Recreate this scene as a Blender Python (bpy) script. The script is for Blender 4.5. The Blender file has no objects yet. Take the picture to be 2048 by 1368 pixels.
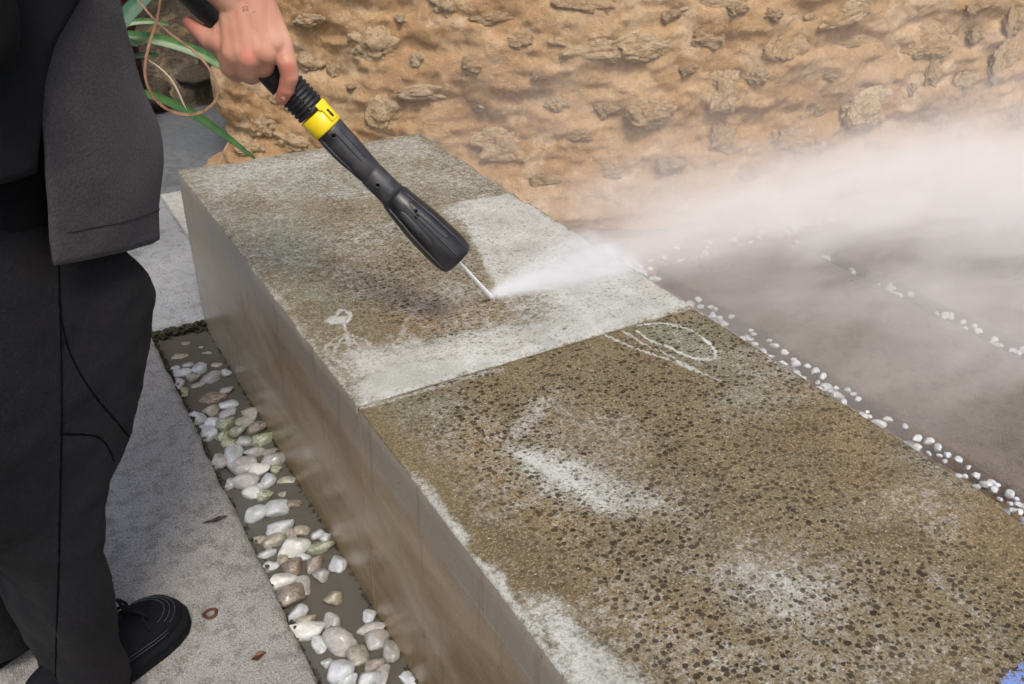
import bpy, bmesh, math, random
import numpy as np
from mathutils import Vector, Matrix
from mathutils.bvhtree import BVHTree
random.seed(7)
S = 0.8                                   # metres per survey unit
scene = bpy.context.scene
COL = scene.collection

# ------------------------------------------------------------------ camera
F_PX = 1782.7
XA = np.array([0.88482, -0.25257, -0.44893])   # filled exactly below
_c = np.array([1024.0, 684.0]); _v1 = np.array([-220.0, -411.0]); _v2 = np.array([4436.0, -290.0])
def _d(p): return np.array([p[0]-_c[0], -(p[1]-_c[1]), -F_PX])
YA = _d(_v1); YA = YA/np.linalg.norm(YA)
XA = _d(_v2); XA = XA - YA*(XA@YA); XA = XA/np.linalg.norm(XA)
ZA = np.cross(XA, YA)
RW = np.array([XA, YA, ZA])               # camera axes -> world
BENCH_H = 0.525*S
CAM = np.array([0, 0, BENCH_H + S])
cd = bpy.data.cameras.new('camera'); cam = bpy.data.objects.new('camera', cd); COL.objects.link(cam)
cd.sensor_width = 36.0; cd.lens = F_PX/2048*36.0; cd.clip_start = 0.02; cd.clip_end = 500
cam.matrix_world = Matrix(((*RW[0], CAM[0]), (*RW[1], CAM[1]), (*RW[2], CAM[2]), (0, 0, 0, 1)))
scene.camera = cam

# ------------------------------------------------------------------ sky, sun, exposure
SUN = Vector((-0.16, -0.62, 1.0)).normalized()          # towards the sun
w = bpy.data.worlds.new('World'); scene.world = w; w.use_nodes = True
wn = w.node_tree.nodes; wl = w.node_tree.links
sky = wn.new('ShaderNodeTexSky'); sky.sky_type = 'NISHITA'; sky.sun_disc = False
sky.sun_elevation = math.asin(SUN.z); sky.sun_rotation = math.atan2(SUN.x, SUN.y)
sky.air_density = 1.0; sky.dust_density = 4.0; sky.ozone_density = 1.0
bg = wn['Background']; bg.inputs['Strength'].default_value = 0.15
wl.new(sky.outputs[0], bg.inputs['Color'])
sd = bpy.data.lights.new('sun', 'SUN'); sun = bpy.data.objects.new('sun', sd); COL.objects.link(sun)
sd.energy = 1.5; sd.angle = math.radians(15); sd.color = (1.0, 0.93, 0.82)
sun.rotation_euler = SUN.to_track_quat('Z', 'Y').to_euler()
vs = scene.view_settings
vs.view_transform = 'Standard'; vs.look = 'None'; vs.gamma = 1.0; vs.exposure = 0.4; vs.use_curve_mapping = False
cy = scene.cycles
cy.use_denoising = True; cy.max_bounces = 5; cy.diffuse_bounces = 3; cy.glossy_bounces = 2; cy.volume_bounces = 2; cy.transparent_max_bounces = 12
cy.use_adaptive_sampling = True; cy.adaptive_threshold = 0.03
cy.volume_step_rate = 1.1; cy.volume_max_steps = 48; cy.caustics_reflective = False; cy.caustics_refractive = False

# ------------------------------------------------------------------ helpers
def ray(px, py):
    r = RW @ _d((px, py)); return r/np.linalg.norm(r)
def at(px, py, d): return CAM + ray(px, py)*d
def atz(px, py, z):
    r = ray(px, py); return CAM + r*((z-CAM[2])/r[2])
def proj(p):
    q = RW.T @ (np.asarray(p, float)-CAM)
    return np.array([_c[0]+F_PX*q[0]/-q[2], _c[1]-F_PX*q[1]/-q[2]])

def _h(ix, iy, iz, seed):
    n = (ix*374761393 + iy*668265263 + iz*2147483647 + seed*974711) & 0xffffffff
    n = ((n ^ (n >> 13))*1274126177) & 0xffffffff
    n = ((n ^ (n >> 15))*2246822519) & 0xffffffff
    return ((n ^ (n >> 16)) & 0xffffff)/float(0xffffff)
def vnoise(p, seed=0):
    p = np.asarray(p, float); i = np.floor(p).astype(np.int64); f = p-i; u = f*f*f*(f*(f*6-15)+10)
    r = 0
    for a in (0, 1):
        for b in (0, 1):
            for c in (0, 1):
                wgt = (u[..., 0] if a else 1-u[..., 0])*(u[..., 1] if b else 1-u[..., 1])*(u[..., 2] if c else 1-u[..., 2])
                r = r + wgt*_h(i[..., 0]+a, i[..., 1]+b, i[..., 2]+c, seed)
    return r*2-1
def fbm(p, oct=4, seed=0, gain=0.5):
    r = 0; a = 1; t = 0; p = np.asarray(p, float)
    for o in range(oct):
        r = r + a*vnoise(p*(2.03**o)+o*17.3, seed+o); t += a; a *= gain
    return r/t
def sstep(a, b, x):
    t = np.clip((x-a)/(b-a), 0, 1); return t*t*(3-2*t)

def mesh_from(name, verts, faces, smooth=True):
    me = bpy.data.meshes.new(name); me.from_pydata([tuple(map(float, v)) for v in verts], [], faces)
    me.validate(); me.update()
    if smooth: me.shade_smooth()
    return me
def link(name, me, mat=None, parent=None, loc=None, rot=None, scl=None):
    o = bpy.data.objects.new(name, me); COL.objects.link(o)
    if mat is not None and me is not None and len(me.materials) == 0: me.materials.append(mat)
    if parent is not None: o.parent = parent
    if loc is not None: o.location = loc
    if rot is not None: o.rotation_euler = rot
    if scl is not None: o.scale = scl
    return o
def tag(o, label=None, cat=None, group=None, kind=None):
    if label: o['label'] = label
    if cat: o['category'] = cat
    if group: o['group'] = group
    if kind: o['kind'] = kind
    return o
def empty(name, loc=(0, 0, 0)):
    o = bpy.data.objects.new(name, None); COL.objects.link(o); o.location = loc; o.empty_display_size = 0.1; return o
def grid_faces(nu, nv, wrap_u=False, off=0):
    f = []
    for j in range(nv-1):
        for i in range(nu if wrap_u else nu-1):
            a = j*nu+i; b = j*nu+(i+1) % nu; f.append((off+a, off+b, off+b+nu, off+a+nu))
    return f
def loft(rings, caps=True):
    n = len(rings[0]); v = [p for r in rings for p in r]; f = grid_faces(n, len(rings), True)
    if caps:
        f.append(tuple(range(n-1, -1, -1))); f.append(tuple(range((len(rings)-1)*n, len(rings)*n)))
    return v, f
def frame(t):
    t = np.asarray(t, float); t = t/np.linalg.norm(t)
    up = np.array([0, 0, 1.0]) if abs(t[2]) < 0.9 else np.array([1.0, 0, 0])
    a = np.cross(t, up); a /= np.linalg.norm(a); b = np.cross(a, t); return t, a, b
def tube(path, rad, n=8, flat=1.0):
    path = [np.asarray(p, float) for p in path]; rings = []
    for i, p in enumerate(path):
        t = path[min(i+1, len(path)-1)]-path[max(i-1, 0)]; t, a, b = frame(t)
        r = rad[i] if hasattr(rad, '__len__') else rad
        rings.append([p+a*r*math.cos(q)+b*r*flat*math.sin(q) for q in np.linspace(0, 2*math.pi, n, endpoint=False)])
    return loft(rings)
def spline(pts, n):
    pts = [np.asarray(p, float) for p in pts]; P = [2*pts[0]-pts[1]]+pts+[2*pts[-1]-pts[-2]]; out = []
    m = len(pts)-1
    for k in range(n):
        s = k/(n-1)*m; i = min(int(s), m-1); t = s-i; a, b, c, d = P[i:i+4]
        out.append(0.5*((2*b)+(c-a)*t+(2*a-5*b+4*c-d)*t*t+(3*b-a-3*c+d)*t**3))
    return out
class MB:
    def __init__(s): s.v = []; s.f = []
    def add(s, vf):
        o = len(s.v); s.v += [np.asarray(p, float) for p in vf[0]]; s.f += [tuple(i+o for i in q) for q in vf[1]]; return s
    def box(s, c, h, ax=None):
        ax = np.eye(3) if ax is None else ax; c = np.asarray(c, float)
        v = [c+ax[0]*x*h[0]+ax[1]*y*h[1]+ax[2]*z*h[2] for x in (-1, 1) for y in (-1, 1) for z in (-1, 1)]
        return s.add((v, [(0, 1, 3, 2), (4, 6, 7, 5), (0, 4, 5, 1), (2, 3, 7, 6), (0, 2, 6, 4), (1, 5, 7, 3)]))
    def mesh(s, name, smooth=True): return mesh_from(name, s.v, s.f, smooth)
def bevel_mod(o, wd=0.002, seg=2):
    m = o.modifiers.new('bevel', 'BEVEL'); m.width = wd; m.segments = seg; m.limit_method = 'ANGLE'; m.angle_limit = math.radians(40)
    return o
def capsule(a, b, ra, rb, n=16):
    """tapered capsule between two joints"""
    a = np.asarray(a, float); b = np.asarray(b, float); t, u, v = frame(b-a); rings = []
    for k in range(6):
        q = math.pi/2*(k/5.0); r = ra*math.sin(q)+1e-5; c = a-t*ra*math.cos(q)
        rings.append([c+(u*math.cos(s)+v*math.sin(s))*r for s in np.linspace(0, 2*math.pi, n, endpoint=False)])
    for k in range(6):
        q = math.pi/2*(k/5.0); r = rb*math.cos(q)+1e-5; c = b+t*rb*math.sin(q)
        rings.append([c+(u*math.cos(s)+v*math.sin(s))*r for s in np.linspace(0, 2*math.pi, n, endpoint=False)])
    return loft(rings)
def ellipsoid(c, ax, r, n=20):
    rings = []
    for k in range(n//2+1):
        q = math.pi*k/(n//2); rr = math.sin(q)+1e-4
        rings.append([np.asarray(c)+ax[0]*r[0]*rr*math.cos(s)+ax[1]*r[1]*rr*math.sin(s)-ax[2]*r[2]*math.cos(q) for s in np.linspace(0, 2*math.pi, n, endpoint=False)])
    return loft(rings)
def remeshed(mb, voxel, smooth=6, name='body'):
    me = mb.mesh('tmp'); o = bpy.data.objects.new('tmp', me); COL.objects.link(o)
    m = o.modifiers.new('r', 'REMESH'); m.mode = 'VOXEL'; m.voxel_size = voxel; m.use_smooth_shade = True
    s = o.modifiers.new('s', 'SMOOTH'); s.factor = 0.5; s.iterations = smooth
    dg = bpy.context.evaluated_depsgraph_get(); dg.update()
    out = bpy.data.meshes.new_from_object(o.evaluated_get(dg)); out.name = name
    bpy.data.objects.remove(o); bpy.data.meshes.remove(me); out.shade_smooth(); return out
def mesh_np(me):
    a = np.empty(len(me.vertices)*3); me.vertices.foreach_get('co', a); return a.reshape(-1, 3)
def mesh_nrm(me):
    a = np.empty(len(me.vertices)*3); me.vertex_normals.foreach_get('vector', a); return a.reshape(-1, 3)
def set_np(me, a): me.vertices.foreach_set('co', a.astype(float).ravel()); me.update()
def fattr(me, name, a):
    t = me.attributes.new(name, 'FLOAT', 'POINT'); t.data.foreach_set('value', np.asarray(a, np.float32))

# ------------------------------------------------------------------ material helper
class G:
    def __init__(s, name):
        s.m = bpy.data.materials.new(name); s.m.use_nodes = True; s.t = s.m.node_tree; s.n = s.t.nodes; s.l = s.t.links
        s.b = s.n['Principled BSDF']; s._co = None
    @property
    def co(s):
        if s._co is None: s._co = s.n.new('ShaderNodeTexCoord').outputs['Object']
        return s._co
    def inp(s, sock, v):
        if isinstance(v, bpy.types.NodeSocket): s.l.new(v, sock)
        elif hasattr(v, '__len__') and sock.type == 'RGBA' and len(v) == 3: sock.default_value = (*v, 1)
        else: sock.default_value = v
    def scale(s, v, sc):
        n = s.n.new('ShaderNodeMapping'); s.inp(n.inputs['Vector'], v); n.inputs['Scale'].default_value = sc; return n.outputs[0]
    def noise(s, sc, det=4, rough=0.55, dist=0.0, vec=None, col=False):
        n = s.n.new('ShaderNodeTexNoise'); s.inp(n.inputs['Vector'], vec or s.co); n.inputs['Scale'].default_value = sc
        n.inputs['Detail'].default_value = det; n.inputs['Roughness'].default_value = rough; n.inputs['Distortion'].default_value = dist
        return n.outputs[1 if col else 0]
    def vor(s, sc, vec=None, out='Distance', feature='F1', rnd=1.0):
        n = s.n.new('ShaderNodeTexVoronoi'); n.feature = feature; s.inp(n.inputs['Vector'], vec or s.co)
        n.inputs['Scale'].default_value = sc; n.inputs['Randomness'].default_value = rnd; return n.outputs[out]
    def math(s, op, a, b=0.0, c=None, clamp=False):
        n = s.n.new('ShaderNodeMath'); n.operation = op; n.use_clamp = clamp; s.inp(n.inputs[0], a); s.inp(n.inputs[1], b)
        if c is not None: s.inp(n.inputs[2], c)
        return n.outputs[0]
    def mr(s, v, a, b, c=0.0, d=1.0, smooth=True):
        n = s.n.new('ShaderNodeMapRange'); n.interpolation_type = 'SMOOTHSTEP' if smooth else 'LINEAR'
        s.inp(n.inputs['Value'], v); s.inp(n.inputs['From Min'], a); s.inp(n.inputs['From Max'], b)
        n.inputs['To Min'].default_value = c; n.inputs['To Max'].default_value = d; return n.outputs[0]
    def mix(s, f, a, b, mode='MIX'):
        n = s.n.new('ShaderNodeMix'); n.data_type = 'RGBA'; n.blend_type = mode; s.inp(n.inputs['Factor'], f)
        s.inp(n.inputs[6], a); s.inp(n.inputs[7], b); return n.outputs[2]
    def ramp(s, f, stops):
        n = s.n.new('ShaderNodeValToRGB'); s.inp(n.inputs[0], f); e = n.color_ramp.elements
        while len(e) < len(stops): e.new(0.5)
        for i, (p, c) in enumerate(stops): e[i].position = p; e[i].color = (*c, 1)
        return n.outputs[0]
    def attr(s, name):
        n = s.n.new('ShaderNodeAttribute'); n.attribute_name = name; return n.outputs['Fac']
    def sep(s, v=None):
        n = s.n.new('ShaderNodeSeparateXYZ'); s.inp(n.inputs[0], v or s.co); return n.outputs
    def bump(s, h, st=0.3, dist=0.01):
        n = s.n.new('ShaderNodeBump'); s.inp(n.inputs['Height'], h); n.inputs['Strength'].default_value = st; n.inputs['Distance'].default_value = dist
        s.l.new(n.outputs[0], s.b.inputs['Normal']); return n
    def set(s, **k):
        for a, v in k.items(): s.inp(s.b.inputs[a.replace('_', ' ')], v)
        return s
    def rnd(s):
        return s.n.new('ShaderNodeObjectInfo').outputs['Random']

# ================================================================== MATERIALS
def m_bench_top():
    g = G('weathered_bench_concrete'); co = g.co
    n1 = g.noise(3.2, 5, 0.6); n2 = g.noise(11, 4, 0.6); n3 = g.noise(420, 2, 0.7); n4 = g.noise(55, 3, 0.6)
    cl0 = g.attr('clean'); wm = g.attr('warm'); gr = g.attr('green'); bl = g.attr('blue')
    jit = g.math('ADD', g.math('MULTIPLY', g.math('SUBTRACT', n4, 0.5), 0.55), g.math('MULTIPLY', g.math('SUBTRACT', n3, 0.5), 0.55))
    spk = g.noise(185, 4, 0.82, 0.3)
    cl = g.mr(g.math('ADD', cl0, g.math('ADD', g.math('MULTIPLY', g.math('SUBTRACT', spk, 0.5), 1.5), g.math('MULTIPLY', g.math('SUBTRACT', n4, 0.5), 0.7))), 0.24, 0.98)
    cl = g.math('MULTIPLY', cl, g.mr(cl0, 0.02, 0.16))
    dirt = g.ramp(n1, [(0.34, (0.118, 0.086, 0.040)), (0.47, (0.180, 0.138, 0.072)), (0.56, (0.135, 0.107, 0.056)), (0.68, (0.235, 0.188, 0.110))])
    dirt = g.mix(g.mr(n2, 0.45, 0.75), dirt, (0.185, 0.148, 0.083))
    wj = g.math('ADD', wm, g.math('MULTIPLY', g.math('SUBTRACT', n2, 0.5), 0.5), clamp=True)
    dirt = g.mix(g.mr(wj, 0.15, 0.9), dirt, (0.235, 0.142, 0.054))
    gj = g.math('ADD', gr, g.math('MULTIPLY', g.math('SUBTRACT', n2, 0.5), 0.7), clamp=True)
    dirt = g.mix(g.mr(gj, 0.2, 0.9), dirt, (0.165, 0.172, 0.105))
    gran = g.noise(900, 2, 0.75)
    dirt = g.mix(g.mr(n3, 0.40, 0.60), g.mix(0.45, dirt, (0.05, 0.036, 0.018)), dirt)
    dirt = g.mix(g.math('MULTIPLY', g.mr(g.noise(260, 3, 0.75), 0.53, 0.62), 0.45), dirt, (0.46, 0.39, 0.26))
    clean = g.ramp(n2, [(0.35, (0.39, 0.40, 0.365)), (0.65, (0.55, 0.565, 0.525))])
    clean = g.mix(g.math('MULTIPLY', g.mr(n3, 0.55, 0.40), 0.45), clean, (0.27, 0.27, 0.23))
    base = g.mix(cl, dirt, clean)
    # exposed dark aggregate and open pores
    wv = g.scale(co, (1.0, 1.25, 1.0))
    wob = g.n.new('ShaderNodeMixRGB'); wob.blend_type = 'ADD'; wob.inputs[0].default_value = 0.006
    g.l.new(wv, wob.inputs[1]); g.l.new(g.noise(130, 2, 0.5, col=True), wob.inputs[2])
    vn = g.n.new('ShaderNodeTexVoronoi'); vn.inputs['Scale'].default_value = 96; g.l.new(wob.outputs[0], vn.inputs['Vector'])
    sp = g.n.new('ShaderNodeSeparateColor'); g.l.new(vn.outputs['Color'], sp.inputs[0])
    rad = g.mr(sp.outputs[0], 0.0, 1.0, 0.12, 0.52, smooth=False)
    rad = g.math('MULTIPLY', rad, g.mr(cl, 0.0, 1.0, 1.0, 0.80, smooth=False))
    pit = g.mr(g.math('SUBTRACT', vn.outputs['Distance'], rad), 0.02, -0.05)
    vn2 = g.n.new('ShaderNodeTexVoronoi'); vn2.inputs['Scale'].default_value = 205; g.l.new(wob.outputs[0], vn2.inputs['Vector'])
    sp2 = g.n.new('ShaderNodeSeparateColor'); g.l.new(vn2.outputs['Color'], sp2.inputs[0])
    pit2 = g.mr(g.math('SUBTRACT', vn2.outputs['Distance'], g.mr(sp2.outputs[0], 0.20, 1.0, 0.0, 0.52, smooth=False)), 0.03, -0.06)
    pits = g.math('MAXIMUM', pit, g.math('MULTIPLY', pit2, 0.8))
    patch = g.mr(g.noise(6.5, 3, 0.55), 0.36, 0.52, 0.55, 1.0)
    strk = g.mr(g.noise(16, 3, 0.6, 0.5, vec=g.scale(co, (0.35, 1.6, 1.0))), 0.44, 0.60)
    keep = g.math('MULTIPLY', g.mr(cl, 0.45, 1.0, 1.0, 0.24), patch)
    keep = g.math('MAXIMUM', keep, g.math('MULTIPLY', strk, g.math('MULTIPLY', cl, 0.62)))
    keep = g.math('MULTIPLY', keep, g.attr('pits'))
    pc = g.mix(sp.outputs[1], (0.020, 0.013, 0.006), (0.062, 0.044, 0.023))
    pc = g.mix(cl, pc, (0.10, 0.092, 0.07))
    base = g.mix(g.math('MULTIPLY', pits, g.math('MULTIPLY', keep, 1.0)), base, pc)
    fleck = g.math('GREATER_THAN', g.noise(150, 1, 0.4), 0.76)
    base = g.mix(g.math('MULTIPLY', fleck, 0.6), base, (0.62, 0.56, 0.42))
    bj = g.mr(g.math('ADD', bl, g.math('MULTIPLY', jit, 1.2)), 0.55, 0.62)
    base = g.mix(bj, base, (0.16, 0.24, 0.52))
    g.set(Base_Color=base, Roughness=g.mr(cl, 0, 1, 0.78, 0.62)); g.b.inputs['Specular IOR Level'].default_value = 0.35
    h = g.math('SUBTRACT', g.math('ADD', g.math('MULTIPLY', n3, 0.45), g.math('MULTIPLY', n4, 0.25)), g.math('MULTIPLY', g.math('MULTIPLY', pits, keep), 0.5))
    g.bump(h, 0.6, 0.004); return g.m
def m_bench_side():
    g = G('cast_bench_side_concrete'); co = g.co
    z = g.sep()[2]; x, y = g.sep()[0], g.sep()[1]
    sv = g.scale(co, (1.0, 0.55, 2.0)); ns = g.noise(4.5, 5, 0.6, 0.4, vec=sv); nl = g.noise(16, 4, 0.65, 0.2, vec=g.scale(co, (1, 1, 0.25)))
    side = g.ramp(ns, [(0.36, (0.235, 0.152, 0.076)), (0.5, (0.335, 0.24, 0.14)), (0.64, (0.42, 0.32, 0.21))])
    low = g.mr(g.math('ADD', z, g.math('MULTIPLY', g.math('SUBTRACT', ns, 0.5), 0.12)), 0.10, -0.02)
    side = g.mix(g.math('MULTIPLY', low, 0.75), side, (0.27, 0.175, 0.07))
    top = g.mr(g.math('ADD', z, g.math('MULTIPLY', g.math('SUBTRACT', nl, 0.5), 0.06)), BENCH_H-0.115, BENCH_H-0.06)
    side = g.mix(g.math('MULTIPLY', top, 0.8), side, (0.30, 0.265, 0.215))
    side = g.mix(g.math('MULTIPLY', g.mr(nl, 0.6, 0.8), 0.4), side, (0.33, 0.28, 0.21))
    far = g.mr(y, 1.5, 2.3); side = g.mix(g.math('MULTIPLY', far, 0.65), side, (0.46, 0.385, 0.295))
    wig = g.math('MULTIPLY', g.math('SUBTRACT', g.noise(7, 2, 0.5), 0.5), 0.012)
    for zz in (BENCH_H-0.075, BENCH_H-0.215):
        dl = g.math('ABSOLUTE', g.math('SUBTRACT', g.math('ADD', z, wig), zz))
        side = g.mix(g.math('MULTIPLY', g.mr(dl, 0.0016, 0.0006), g.mr(g.noise(9, 2), 0.4, 0.6, 0.0, 0.6)), side, (0.44, 0.39, 0.31))
    hole = g.mr(g.math('SUBTRACT', g.vor(26), 0.05), 0.02, -0.01)
    side = g.mix(g.math('MULTIPLY', hole, 0.7), side, (0.05, 0.04, 0.03))
    sg = g.noise(380, 3, 0.75); side = g.mix(g.math('MULTIPLY', g.mr(sg, 0.52, 0.64), 0.30), side, (0.14, 0.105, 0.065)); side = g.mix(g.math('MULTIPLY', g.mr(sg, 0.46, 0.36), 0.22), side, (0.55, 0.47, 0.36))
    drip = g.noise(30, 4, 0.7, 0.3, vec=g.scale(co, (1, 1, 0.10))); side = g.mix(g.math('MULTIPLY', g.mr(drip, 0.54, 0.66), 0.35), side, (0.17, 0.115, 0.06))
    g.set(Base_Color=side, Roughness=g.mr(z, 0.10, 0.30, 0.26, 0.42)); g.b.inputs['Specular IOR Level'].default_value = 0.5
    g.bump(g.math('ADD', g.noise(60, 3, 0.6), g.math('MULTIPLY', ns, 0.5)), 0.03, 0.004); return g.m

def m_concrete(name, c0, c1, dark, wet=0.0, rough=0.85, broom=True, sc=1.0):
    g = G(name); n1 = g.noise(2.5*sc, 5, 0.6); n2 = g.noise(30*sc, 4, 0.65); n3 = g.noise(330, 3, 0.7)
    bv = g.scale(g.co, (1.0, 0.12, 1.0)); br = g.noise(210, 2, 0.6, vec=bv)
    c = g.mix(g.mr(n1, 0.3, 0.7), c0, c1)
    c = g.mix(g.math('MULTIPLY', g.mr(n2, 0.48, 0.62), 0.6), c, dark)
    c = g.mix(g.math('MULTIPLY', g.mr(n3, 0.53, 0.62), 0.7), c, tuple(x*0.6 for x in dark))
    c = g.mix(g.math('MULTIPLY', g.mr(n3, 0.46, 0.36), 0.55), c, tuple(min(1, x*1.5) for x in c1))
    hole = g.mr(g.math('SUBTRACT', g.vor(120), g.mr(g.noise(14, 2), 0.5, 0.75, 0.0, 0.25)), 0.05, -0.05)
    c = g.mix(g.math('MULTIPLY', hole, 0.6), c, tuple(x*0.35 for x in dark))
    c = g.mix(g.math('MULTIPLY', g.mr(g.noise(7, 4, 0.7, 0.6), 0.58, 0.76), 0.5), c, (0.16, 0.105, 0.06))
    g.set(Base_Color=c, Roughness=g.mr(n1, 0.3, 0.7, rough-0.25*wet, rough))
    h = g.math('ADD', g.math('MULTIPLY', n3, 0.5), g.math('MULTIPLY', n2, 0.6))
    if broom: h = g.math('ADD', h, g.math('MULTIPLY', br, 0.7))
    g.bump(h, 0.9, 0.005); return g.m

def m_wall():
    g = G('ochre_earth_render'); n1 = g.noise(1.6, 6, 0.62, 0.3); n2 = g.noise(7, 6, 0.68, 0.4); n3 = g.noise(60, 5, 0.7)
    c = g.ramp(n1, [(0.34, (0.40, 0.225, 0.095)), (0.47, (0.50, 0.31, 0.15)), (0.58, (0.56, 0.375, 0.205)), (0.70, (0.43, 0.245, 0.105))])
    c = g.mix(g.mr(n2, 0.50, 0.64), c, (0.61, 0.445, 0.275))
    c = g.mix(g.math('MULTIPLY', g.mr(n2, 0.45, 0.32), 0.6), c, (0.40, 0.23, 0.10))
    c = g.mix(g.math('MULTIPLY', g.mr(n3, 0.53, 0.66), 0.38), c, (0.32, 0.19, 0.095))
    c = g.mix(g.math('MULTIPLY', g.mr(n3, 0.46, 0.34), 0.45), c, (0.68, 0.52, 0.345))
    g.set(Base_Color=c, Roughness=0.92)
    h = g.math('ADD', g.math('MULTIPLY', n2, 1.0), g.math('MULTIPLY', n3, 0.8))
    h = g.math('ADD', h, g.math('MULTIPLY', g.noise(240, 3, 0.7), 0.35))
    g.bump(h, 0.8, 0.018); return g.m
def m_stone(name, a, b, dk, k=1.0):
    g = G(name); n1 = g.noise(1.7*k, 6, 0.7, 0.6); n2 = g.noise(5.5*k, 6, 0.75, 0.4); r = g.rnd()
    c = g.mix(g.mr(n1, 0.35, 0.65), a, b)
    c = g.mix(g.math('MULTIPLY', g.mr(n2, 0.50, 0.62), 0.6), c, dk)
    c = g.mix(g.math('MULTIPLY', g.mr(n1, 0.50, 0.66), 0.7), c, (0.50, 0.33, 0.165))
    g.set(Base_Color=c, Roughness=0.9); g.bump(g.math('ADD', n1, g.math('MULTIPLY', n2, 0.9)), 1.0, 0.02); return g.m
def m_pebble(name, a, b, spot, sa=0.5, rough=0.28):
    g = G(name); oi = g.n.new('ShaderNodeObjectInfo'); r = oi.outputs['Random']
    off = g.n.new('ShaderNodeVectorMath'); off.operation = 'ADD'; g.l.new(g.co, off.inputs[0])
    cmb = g.n.new('ShaderNodeCombineXYZ'); g.l.new(g.math('MULTIPLY', r, 40), cmb.inputs[0]); g.l.new(g.math('MULTIPLY', r, 17), cmb.inputs[1]); g.l.new(cmb.outputs[0], off.inputs[1])
    v = off.outputs[0]
    n1 = g.noise(1.3, 5, 0.6, 0.6, vec=v); n2 = g.noise(2.6, 6, 0.72, 1.2, vec=v)
    c = g.mix(g.mr(n1, 0.38, 0.62), a, b)
    c = g.mix(g.math('MULTIPLY', g.mr(n2, 0.48, 0.58), sa), c, spot)
    c = g.mix(g.math('MULTIPLY', r, 0.25), c, (0.42, 0.44, 0.44))
    g.set(Base_Color=c, Roughness=g.mr(n2, 0.3, 0.7, rough, rough+0.25)); g.b.inputs['Coat Weight'].default_value = 0.35; g.b.inputs['Coat Roughness'].default_value = 0.12
    g.bump(n2, 0.25, 0.05); return g.m
def m_cloth(name, col, col2, weave=700, fold=0.0):
    g = G(name); n = g.noise(4, 4, 0.6, 0.3); w1 = g.noise(weave, 2, 0.6); lint = g.math('GREATER_THAN', g.noise(330, 1, 0.3), 0.80)
    c = g.mix(g.mr(n, 0.3, 0.7), col, col2); c = g.mix(g.math('MULTIPLY', g.mr(w1, 0.4, 0.7), 0.35), c, tuple(x*1.8+0.001 for x in col2))
    c = g.mix(g.math('MULTIPLY', lint, 0.20), c, (0.12, 0.12, 0.125))
    g.set(Base_Color=c, Roughness=0.95); g.b.inputs['Specular IOR Level'].default_value = 0.15
    g.b.inputs['Sheen Weight'].default_value = fold; g.b.inputs['Sheen Roughness'].default_value = 0.5
    g.bump(g.math('ADD', w1, g.math('MULTIPLY', g.noise(14, 4, 0.6, 0.5), 3.0)), 0.5, 0.004); return g.m
def m_plain(name, col, rough=0.5, spec=0.5, nz=60, var=0.25, bmp=0.15, bd=0.001, **k):
    g = G(name); n = g.noise(nz, 4, 0.65)
    c = g.mix(g.mr(n, 0.3, 0.7), tuple(x*(1-var) for x in col), tuple(min(1, x*(1+var)) for x in col))
    g.set(Base_Color=c, Roughness=g.mr(n, 0.3, 0.7, rough-0.08, rough+0.1)); g.b.inputs['Specular IOR Level'].default_value = spec
    for a, v in k.items(): g.inp(g.b.inputs[a.replace('_', ' ')], v)
    g.bump(n, bmp, bd); return g.m
def m_skin():
    g = G('skin'); n = g.noise(35, 4, 0.6); n2 = g.noise(9, 3, 0.5); cr = g.noise(300, 3, 0.6)
    c = g.mix(g.mr(n2, 0.35, 0.65), (0.50, 0.245, 0.165), (0.62, 0.36, 0.255))
    c = g.mix(g.math('MULTIPLY', g.mr(n, 0.5, 0.75), 0.35), c, (0.52, 0.19, 0.14))
    c = g.mix(g.math('MULTIPLY', g.attr('flush'), 0.75), c, (0.56, 0.17, 0.13))
    g.set(Base_Color=c, Roughness=0.46); g.b.inputs['Subsurface Weight'].default_value = 0.25
    g.b.inputs['Subsurface Radius'].default_value = (0.010, 0.004, 0.002); g.b.inputs['Subsurface Scale'].default_value = 0.4
    g.b.inputs['Specular IOR Level'].default_value = 0.4; g.bump(g.math('ADD', cr, n), 0.25, 0.0012); return g.m
def m_water():
    g = G('murky_water'); n = g.noise(5, 3, 0.5); c = g.mix(n, (0.105, 0.099, 0.083), (0.14, 0.132, 0.11))
    g.set(Base_Color=c, Roughness=0.06); g.b.inputs['Specular IOR Level'].default_value = 1.0; g.b.inputs['IOR'].default_value = 1.33
    g.bump(g.noise(26, 2, 0.5), 0.06, 0.01)
    tr = g.n.new('ShaderNodeBsdfTransparent'); tr.inputs[0].default_value = (0.75, 0.72, 0.62, 1); mx = g.n.new('ShaderNodeMixShader'); mx.inputs[0].default_value = 0.84
    out = g.n['Material Output']; g.l.new(tr.outputs[0], mx.inputs[1]); g.l.new(g.b.outputs[0], mx.inputs[2]); g.l.new(mx.outputs[0], out.inputs['Surface']); return g.m
def m_leaf(name, a, b, rough=0.4):
    g = G(name); st = g.noise(40, 3, 0.5, vec=g.scale(g.co, (1, 1, 0.3))); c = g.mix(g.mr(st, 0.3, 0.7), a, b)
    g.set(Base_Color=c, Roughness=rough); g.b.inputs['Transmission Weight'].default_value = 0.0; return g.m

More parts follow.
